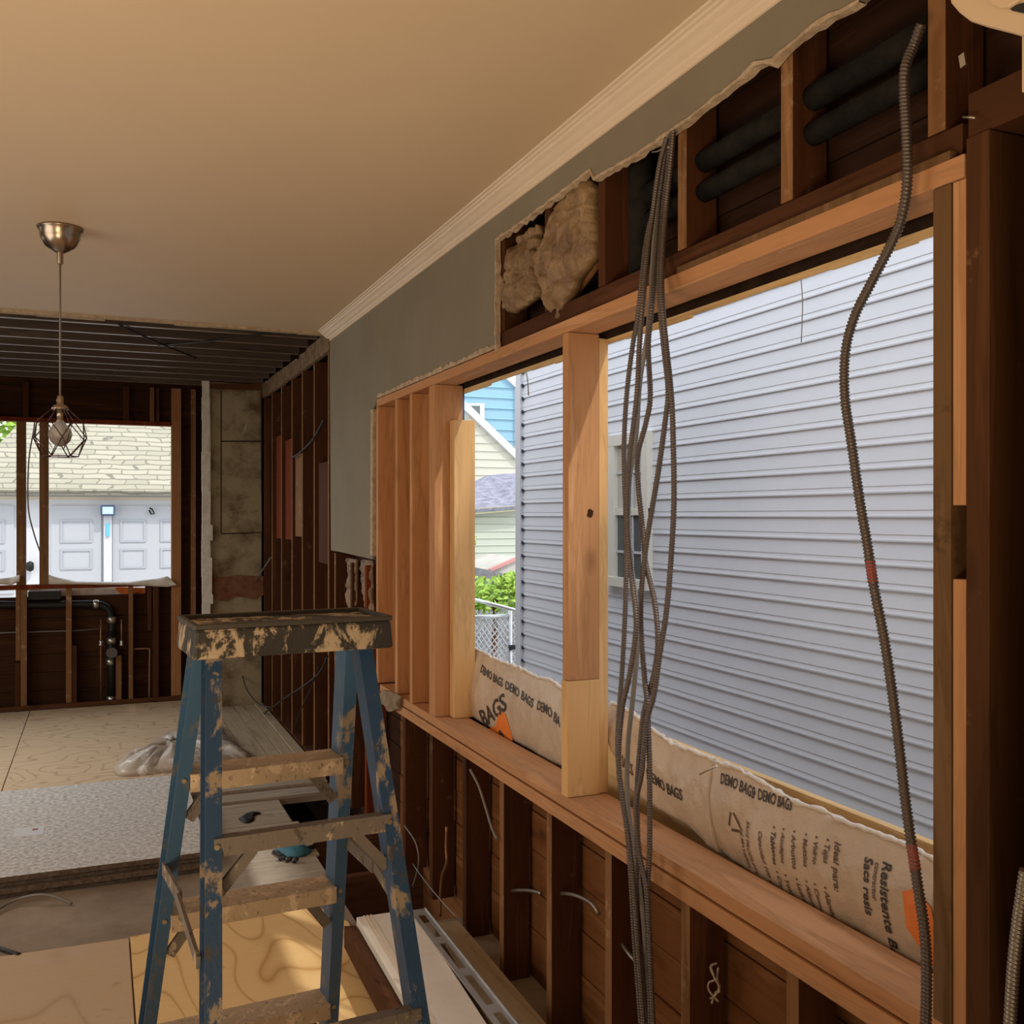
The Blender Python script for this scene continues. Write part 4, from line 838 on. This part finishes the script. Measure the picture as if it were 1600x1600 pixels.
# crumpled bag on the far plywood
cbp = [(176,1205),(195,1195),(225,1176),(240,1168),(262,1160),(290,1150),(330,1132),(352,1150),(370,1170),(392,1185),(340,1195),(300,1205),(255,1208),(215,1213),(186,1213)]
cbm = splat('crumpled_bag_plastic', (.50,.43,.36), (.82,.80,.78), 5, .52, .35)
blob([atZ(u,v,.0135) for u,v in cbp], .0132, .10, cbm, 'plastic_bag', 'crumpled tan and white plastic bag on the plywood behind the ladder', 'bag', 4)
cable('floor_cable', [], 0, 0, None, '') if False else None
o = MB().tube(smooth([atZ(-20,1432,.01),atZ(20,1408,.02),atZ(60,1398,.04),(atZ(88,1402,.03)),atZ(112,1412,.008)],6), .006, 8).obj('floor_cable', cable_g); tag(o, 'grey cable curling on the floor in front of the stacked boards', 'cable')
o = MB().tube(smooth([atZ(-15,1478,.01),atZ(5,1484,.012),atZ(30,1492,.012)],4), .008, 8).obj('floor_cable', black_g); tag(o, 'short black cable end at the left edge by the plywood', 'cable')
# white panel, slotted steel strip, boards on the right of the ladder
zt = .16
wp_ = [atZ(u,v,zt) for u,v in ((557,1433),(644,1420),(800,1660),(690,1660))]
def ext(a_, b_, k): return a_+(b_-a_)*k
wpo = MB().prism([(p.x,p.y,zt-.04) for p in wp_], (0,0,.04)).obj('painted_door', white_door, None, .002); tag(wpo, 'white painted door panel lying on the floor right of the ladder', 'panel')
cc = [ext(wp_[0],wp_[1],.14), ext(wp_[3],wp_[2],.14)]
for f_ in (.13,.19,.25):
    a_, b_ = ext(wp_[0],wp_[1],f_), ext(wp_[3],wp_[2],f_); MB().bar(a_+Vector((0,0,.001)), b_+Vector((0,0,.001)), (1,0,0), .005, .003).obj('panel_moulding', crown_m, wpo)
rb = [wp_[0]+Vector((-.045,0,0)), wp_[3]+Vector((-.045,0,0))]
tag(MB().prism([(wp_[0].x-.045,wp_[0].y,zt-.10),(wp_[0].x-.005,wp_[0].y-.01,zt-.10),(wp_[3].x-.005,wp_[3].y,zt-.10),(wp_[3].x-.045,wp_[3].y,zt-.10)], (0,0,.075)).obj('timber_rail', old_y), 'dark reddish-brown timber lying along the left edge of the white panel', 'board')
MBs = MB(); tag(MB().prism([(wp_[0].x-.01,wp_[0].y-.02,.0135),(wp_[1].x,wp_[1].y-.02,.0135),(wp_[2].x,wp_[2].y,.0135),(wp_[3].x-.01,wp_[3].y,.0135)], (0,0,zt-.10-.0145)).obj('timber_block', old_y), 'dark timber packing under the white panel', 'block')
B('timber_block', (wp_[0].x+.01,wp_[0].y-1.1,zt-.0995), (wp_[0].x+.07,wp_[0].y-.05,zt-.0405), old_y, 'hidden dark batten carrying the white panel', 'block')
# slotted strip
s0_ = atZ(652,1421,zt+.006); s1_ = atZ(796,1607,zt+.006); dirv = (s1_-s0_).normalized(); Ls = (s1_-s0_).length*1.25; sdv = Vector((dirv.y,-dirv.x,0)).normalized()
if sdv.x < 0: sdv = -sdv
W_ = .062; sm = MB(); k = 0; tpos = 0; slot, gap_ = .20,.05
def SP(t, s_, z): return s0_+dirv*t+sdv*s_+Vector((0,0,z))
def sbox(t0, t1, a0, a1, z0=-.004, z1=0):
    sm.add([SP(t,s_,z) for z in (z0,z1) for t,s_ in ((t0,a0),(t1,a0),(t1,a1),(t0,a1))], [(3,2,1,0),(4,5,6,7),(0,1,5,4),(1,2,6,5),(2,3,7,6),(3,0,4,7)])
sbox(0, Ls, -W_/2, -.013); sbox(0, Ls, .013, W_/2); sbox(0, Ls, W_/2-.003, W_/2, -.02, .004)
t = 0
sbox(0, .05, -.013, .013); t = .05
while t < Ls: sbox(min(t+slot,Ls-.001), min(t+slot+gap_, Ls), -.013, .013); t += slot+gap_
tag(sm.obj('slotted_steel_strip', galv), 'grey galvanised steel strip with long slots beside the white panel', 'strip')
gb = [atZ(u,v,.10) for u,v in ((676,1443),(716,1438),(905,1660),(800,1660))]
slab('grey_board', [(p.x,p.y) for p in gb], .06, .10, plank_m, 'dusty grey-brown board against the foot of the studs at lower middle', 'board')
B('timber_block', (gb[0].x-.0,gb[3].y-.0,.0005), (gb[0].x+.05,gb[0].y-.15,.0595), old_y, 'dark batten under the dusty grey-brown board', 'block')
# ================================================================ BEIGE FIXTURE top right
Dv = ray(1600, -60).normalized()
fxc = atX(1640,-55,1.16)
bf = empty('round_fixture', fxc, 'beige rounded plastic wall fixture cut off by the top right corner', 'fixture')
rim_ = [(1478,-20),(1484,6),(1496,20),(1513,33),(1540,42),(1572,50),(1600,58),(1640,64),(1700,50),(1720,-60),(1500,-70)]
q = [atX(u,v,1.16) for u,v in rim_]; MB().prism(q, (.035,0,0)).obj('body', beige_pl, bf, .006)
q = [atX(u,v,1.152) for u,v in ((1530,-20),(1536,-6),(1548,8),(1562,13),(1574,12),(1590,2),(1600,-20))]; MB().prism(q, (.010,0,0)).obj('handle', beige_pl, bf, .003)
q = [atX(u,v,1.158) for u,v in ((1575,12),(1600,4),(1640,-10),(1640,26),(1600,21),(1582,17))]; MB().prism(q, (.003,0,0)).obj('slot', black_g, bf)
q = [atX(u,v,1.19) for u,v in ((1597,50),(1640,50),(1640,146),(1597,144))]; MB().prism(q, (.02,0,0)).obj('mounting_arm', beige_pl, bf)
# ================================================================ OUTSIDE
gz = -.65
struct(MB().box((-14,9.2,gz-.05),(30,45,gz)).box((1.5,-8,gz-.05),(30,9.2,gz)).obj('ground', concrete), 'pale paved ground outside')
XS = 3.2; sy0, sy1 = -4.0, 7.48; sd = MB(); cs = .107; z = gz+.1; k = 0
nh = empty('neighbour_house', (XS,sy1,gz), 'neighbour house with white horizontal vinyl siding', 'house')
pr_ = []
while z < 6.4:
    pr_ += [(0.0, z), (-.012, z+.001), (-.0125,z+.008), (-.0105, z+.014), (-.0075, z+cs*.28), (-.0105, z+cs*.31), (-.002, z+cs*.97)]; z += cs
vs = [(XS+px_, y, pz_) for y in (sy0, sy1) for px_, pz_ in pr_]; n = len(pr_)
sd.add(vs, [(i, i+1, i+1+n, i+n) for i in range(n-1)]); sd.box((XS+.01,sy0,gz),(XS+.2,sy1,6.5))
sd.obj('siding', siding_m, nh)
MB().box((XS-.028,sy1-.07,gz),(XS+.2,sy1+.03,6.5)).obj('corner_post', trim_w, nh)
hl = MB(); z = gz+.1
while z < 6.3: hl.box((XS-.018,sy1-.10,z-.012),(XS-.005,sy1-.071,z+.012)); z += cs
hl.obj('corner_notches', seam_m, nh)['label'] = 'dark gaps where the siding meets the corner post'
for yy in (3.86,): pass
# its window
Y0, Y1, Z0, Z1 = 5.35, 5.90, 1.13, 2.13
wf = empty('neighbour_window', (XS,Y0,Z0), '', ''); 
del wf['label']; del wf['category']; wf.name = 'house_window'; wf.parent = nh; wf.location = Vector((XS,Y0,Z0))-Vector(nh['_o'])
def wpart(name, mb, mat): 
    o = mb.obj(name, mat, wf); return o
f_ = MB(); t_ = .07
for a_, b_ in (((XS-.05,Y0,Z0),(XS-.0,Y0+t_,Z1)),((XS-.05,Y1-t_-.05,Z0),(XS-.0,Y1,Z1)),((XS-.052,Y0-.001,Z1-t_),(XS,Y1+.001,Z1+.001)),((XS-.06,Y0-.02,Z0),(XS,Y1+.02,Z0+.06)),((XS-.04,Y0,1.60),(XS-.01,Y1,1.645))): f_.box(a_, b_)
wpart('frame', f_, base('cream_frame', (.80,.77,.68), .5)[0])
wpart('glass', MB().box((XS-.02,Y0+.05,Z0+.05),(XS-.017,Y1-.1,1.60)), glass_d)
wpart('blind', MB().box((XS-.02,Y0+.05,1.64),(XS-.017,Y1-.1,Z1-.06)), curtain)
mu = MB(); 
for zz_ in (1.36,1.88): mu.box((XS-.03,Y0+.06,zz_-.008),(XS-.021,Y1-.1,zz_+.008))
mu.box((XS-.03,Y0+.21,Z0+.06),(XS-.021,Y0+.226,Z1-.07)); wpart('muntins', mu, trim_w)
# ---- view through the left part of the opening
def clap(name, parent, poly_uv, y, mat, pitch, thick=.3):
    # siding wall bounded by an outline: flat prism plus protruding lap edges clipped to the outline by rows
    P_ = [atY(u,v,y) for u,v in poly_uv]; mb = MB().prism(P_, (0,thick,0))
    zs = [p.z for p in P_]; z = min(zs)+pitch
    while z < max(zs)-.02:
        xs = []
        for i in range(len(P_)):
            a_, b_ = P_[i], P_[(i+1) % len(P_)]
            if (a_.z-z)*(b_.z-z) < 0: xs.append(a_.x+(b_.x-a_.x)*(z-a_.z)/(b_.z-a_.z))
        xs.sort()
        if len(xs) >= 2: mb.add([(xs[0],y,z+.02*pitch),(xs[-1],y,z+.02*pitch),(xs[-1],y-pitch*.16,z-pitch*.1),(xs[0],y-pitch*.16,z-pitch*.1),(xs[-1],y,z-pitch*.18),(xs[0],y,z-pitch*.18)], [(0,1,2,3),(3,2,4,5)])
        z += pitch
    return mb.obj(name, mat, parent)
bh = empty('blue_house', atY(780,805,26)+Vector((0,0,gz-1.6)), 'sky blue house with a white-trimmed gable beyond the yard', 'house')
clap('siding', bh, [(640,560),(690,545),(785,585),(808,607),(808,900),(640,900)], 26, blue_s, .30, 4)
MB().prism([atY(u,v,25.9) for u,v in ((784,579),(814,604),(814,614),(808,607),(785,585))], (0,.3,0)).obj('gable_trim', trim_w, bh)
MB().prism([atY(u,v,25.9) for u,v in ((806,606),(814,612),(814,700),(806,700))], (0,.3,0)).obj('corner_board', trim_w, bh)
MB().prism([atY(u,v,25.85) for u,v in ((700,630),(757,630),(757,668),(751,662),(740,650),(700,650))], (0,.1,0)).obj('window_frame', trim_w, bh)
MB().prism([atY(u,v,25.8) for u,v in ((700,634),(750,634),(750,655),(700,650))], (0,.03,0)).obj('window_glass', glass_d, bh)
gh = empty('cream_house', atY(780,805,19)+Vector((0,0,gz-1.6)), 'cream sided house with a steep gable roof edge', 'house')
clap('siding', gh, [(640,560),(735,642),(812,718),(812,1000),(640,1000)], 19, cream_s, .165, 3)
MB().prism([atY(u,v,18.9) for u,v in ((640,552),(735,634),(812,708),(812,722),(735,648),(640,566))], (0,3.2,0)).obj('rake_board', trim_w, gh)
sh_ = empty('garden_shed', atY(780,805,13)+Vector((0,0,gz-1.6)), 'pale green outbuilding with a grey shingle roof', 'shed')
clap('siding', sh_, [(690,800),(820,790),(820,1000),(690,1000)], 13.2, green_s, .10, 2)
pa = [atY(u,v,13.0) for u,v in ((690,800),(820,790))]; pb2 = [atY(u,v,15.2) for u,v in ((690,772),(764,742),(820,738))]
MB().prism([pa[0],pa[1],pb2[2],pb2[1],pb2[0]], (0,.02,-.05)).obj('roof', shingle_g, sh_)
MB().prism([atY(u,v,13.02) for u,v in ((690,798),(820,789),(820,797),(690,808))], (0,.1,0)).obj('fascia', olive_t, sh_)
# dark edging, grey-red ridge
o = MB().prism([atY(u,v,11.2) for u,v in ((690,870),(735,885),(770,892),(815,903),(815,1085),(690,1085))], (0,.15,0)).obj('slate_screen', dark_fence); tag(o, 'dark slate-coloured screen behind the green shrub', 'fence')
o = MB().prism([atY(u,v,11.6) for u,v in ((765,892),(785,882),(815,870),(815,905)) ], (0,1.2,0)).obj('canopy_roof', concrete); tag(o, 'small grey sloping roof with a red edge beside the white corner post', 'roof')
MB().bar(atY(765,891,11.58), atY(815,869,11.58), (0,1,0), .05, .04).obj('red_edge', rosy, o)
def foliage(name, boxes, label, nleaf, size, mat=leaf, seed=1, stem=None):
    random.seed(seed); mb = MB()
    for (c, r) in boxes:
        c = Vector(c); r = Vector(r)
        for _ in range(nleaf):
            while True:
                q = Vector((random.uniform(-1,1),random.uniform(-1,1),random.uniform(-1,1)))
                if q.length < 1: break
            p = c+Vector((q.x*r.x,q.y*r.y,q.z*r.z)); a_ = Vector((random.gauss(0,1),random.gauss(0,1),random.gauss(0,.6))).normalized(); b_ = a_.orthogonal().normalized(); s_ = size*random.uniform(.6,1.3)
            nn = a_.cross(b_)*s_*.15
            mb.add([p-a_*s_, p+b_*s_*.45+nn, p+a_*s_, p-b_*s_*.45+nn], [(0,1,2,3)])
    e = empty(name, (boxes[0][0][0],boxes[0][0][1],gz), label, 'plant')
    mb.obj('foliage', mat, e)
    c = boxes[0][0]; MB().tube([(c[0],c[1],gz),(c[0]+.03,c[1],c[2])], .03, 6).obj('stem', old, e)
    return e
c = atY(770,925,9.9); foliage('shrub', [((c.x,c.y,c.z-.05),(.45,.3,.20)),((c.x-.3,c.y,c.z-.02),(.3,.25,.22)),((c.x+.25,c.y,c.z+.06),(.22,.25,.17))], 'bright green leafy shrub behind the chain link fence', 420, .045)
c = atY(736,850,11.8); foliage('climbing_plant', [((c.x-.1,c.y,c.z+.05),(.16,.15,.16)),((c.x-.15,c.y,c.z-.2),(.12,.12,.25))], 'small green climbing plant on the pale green outbuilding', 200, .04, seed=3)
# chain link fence
def link(p0, p1, z0, z1, pitch, r, mb):
    p0, p1 = Vector(p0), Vector(p1); L = (p1-p0).length; d_ = (p1-p0)/L; Hh = z1-z0; n_ = int((L+Hh)/pitch)
    for k in range(n_+1):
        for sgn in (1,-1):
            s_ = k*pitch-(Hh if sgn > 0 else 0)
            a0 = max(0, s_ if sgn > 0 else s_-Hh); a1 = min(L, s_+Hh if sgn > 0 else s_)
            if a1-a0 < .01: continue
            if sgn > 0: za, zb = z0+(a0-s_), z0+(a1-s_)
            else: za, zb = z0+(s_-a0), z0+(s_-a1)
            q0 = p0+d_*a0; q1 = p0+d_*a1; mb.tube([(q0.x,q0.y,za),(q1.x,q1.y,zb)], r, 4)
fa, fb = atY(700,926,9.0), atY(818,957,8.05); 
fen = empty('chain_link_fence', (fb.x,fb.y,gz), 'galvanised chain link fence behind the gate', 'fence')
fm = MB(); link((fa.x,fa.y,0),(fb.x,fb.y,0), .05, min(fa.z,fb.z)-.02, .07, .0035, fm); fm.obj('mesh', galv, fen)
MB().tube([fa,fb], .018, 8).tube([(fb.x,fb.y,gz),fb], .022, 8).obj('top_rail', galv, fen)
gt = empty('chain_link_gate', atY(797,1000,7.75)+Vector((0,0,-.5)), 'chain link gate with a tubular frame beside the white house corner', 'gate')
ga, gb_ = atY(700,966,7.8), atY(797,962,7.8); gm_ = MB(); link((ga.x,ga.y,0),(gb_.x,gb_.y,0), .02, ga.z-.02, .055, .0035, gm_); gm_.obj('mesh', galv, gt)
MB().tube([ga,gb_], .017, 8).tube([gb_+Vector((0,0,.04)),Vector((gb_.x,gb_.y,gz))], .02, 8).tube([Vector((ga.x,ga.y,.0)),Vector((gb_.x,gb_.y,.0))], .016, 8).obj('frame', galv, gt)
MB().box((gb_.x-.02,gb_.y-.03,.45),(gb_.x+.12,gb_.y-.01,.49)).obj('latch', black_pipe, gt)
# ---- garage outside the far window
GY = 15.0
gar = empty('garage', (0,GY,gz), 'white garage with panelled doors and pale shingle roof behind the house', 'garage')
gp = lambda u, v, y=GY: atY(u, v, y)
zE = gp(100,767).z
MB().box((-5,GY,gz),(4,GY+.2,zE)).obj('wall', trim_w, gar)
ml = MB(); 
for (v0_, v1_) in ((767,773),(776,781)): ml.box((-5,GY-.06 if v0_ < 770 else GY-.03,gp(100,v1_).z),(4,GY,gp(100,v0_).z))
ml.obj('eave_trim', base('cream_eave', (.66,.60,.48), .6)[0], gar)
# roof plane through eave, rising away
rs = (4.6-zE)/3.6
def onroof(u, v):
    d_ = ray(u, v); # z = zE + rs*(y-(GY-.35))
    k = (zE-rs*(GY-.35)-H)/(d_.z-rs*d_.y); return Vector((d_.x*k,d_.y*k,H+d_.z*k))
h0, h1 = onroof(0,692), onroof(27,664); dh = (h1-h0)
topk = (4.6-h0.z)/dh.z; botk = (zE-h0.z)/dh.z
ra = h0+dh*botk; rt = h0+dh*topk
roof = MB(); roof.prism([ra, Vector((4,GY-.35,zE)), Vector((4,GY-.35+3.6,4.6)), rt], (0,.05,-.06)); ro = roof.obj('roof', shingle_p, gar)
pan = MB(); tr = MB()
for (u0, u1) in ((-60,22),(80,158),(176,300)):
    a_, b_ = gp(u0,800), gp(u1,800); tr.box((a_.x,GY-.03,gp(100,925).z),(b_.x,GY-.001,gp(100,790).z)) 
    for (v0_, v1_) in ((812,848),(858,890)):
        n_ = 2 if u1-u0 > 90 else 1
        for j in range(n_):
            xx0 = a_.x+(b_.x-a_.x)*(j+.18)/n_; xx1 = a_.x+(b_.x-a_.x)*(j+.82)/n_
            za, zb = gp(100,v1_).z, gp(100,v0_).z
            for s_ in ((xx0,za,xx1,za+.03),(xx0,zb-.03,xx1,zb),(xx0,za+.0301,xx0+.03,zb-.0301),(xx1-.03,za+.0301,xx1,zb-.0301)): pan.box((s_[0],GY-.045,s_[1]),(s_[2],GY-.03,s_[3]))
dr = tr.obj('garage_door', base('garage_door_paint', (.50,.52,.56), .5)[0], gar); pan.obj('raised_panels', base('garage_panel_edge', (.43,.45,.50), .5)[0], dr)
a_, b_ = gp(162,790), gp(175,925); MB().box((a_.x,GY-.09,b_.z),(b_.x,GY-.031,a_.z)).obj('door_post', trim_w, gar)
a_, b_ = gp(157,789,GY-.2), gp(180,806,GY-.2); wl_ = empty('wall_lamp', ((a_.x+b_.x)/2,GY-.15,b_.z), 'square blue-framed outdoor lamp on the garage post', 'lamp')
MB().box((a_.x,GY-.2,b_.z),(b_.x,GY-.092,a_.z)).obj('housing', base('blue_housing', (.05,.09,.20), .4)[0], wl_, .02)
MB().box((a_.x+.025,GY-.205,b_.z+.025),(b_.x-.025,GY-.2,a_.z-.025)).obj('lens', base('pale_lens', (.55,.70,.95), .2)[0], wl_)
o = MB().box((gp(166,0).x,GY-.12,gp(100,838).z),(gp(171,0).x,GY-.091,gp(100,818).z)).obj('blue_tag', base('blue_sticker', (.15,.55,.80), .5)[0]); tag(o, 'small blue sticker below the lamp on the garage post', 'sticker')
o = MB().tube([gp(234,794,GY-.07),gp(238,796,GY-.09),gp(241,803,GY-.09),gp(236,803,GY-.08),gp(233,797,GY-.08)], .012, 6).obj('wall_bracket', black_pipe); tag(o, 'small dark bracket on the right garage door', 'bracket')
o = MB().lathe([(.01,-.07),(.045,-.05),(.05,0),(.045,.05),(.01,.07)], gp(47,885,GY-.08), 12).obj('door_lock', black_pipe); tag(o, 'round black lock on the white garage post between the mullions', 'lock')
cable('hanging_wire', [], 0, 0, None, '') if False else None
o = MB().tube(smooth([atY(54,655,9.078),atY(53,670,9.08),atY(45,720,9.08),atY(44,790,9.08),atY(52,830,9.08),atY(64,866,9.06)],5), .006, 6).obj('hanging_wire', cable_g); tag(o, 'grey wire curving down outside between the far mullions', 'cable')
c = atY(-10,655,24); foliage('tree', [((c.x,c.y,c.z),(1.3,1,1.3)),((c.x-1.5,c.y,c.z-.5),(1.3,1,1.2))], 'green tree crown rising behind the garage roof', 700, .16, seed=5)
for o in list(bpy.data.objects):
    if '_o' in o.keys(): del o['_o']
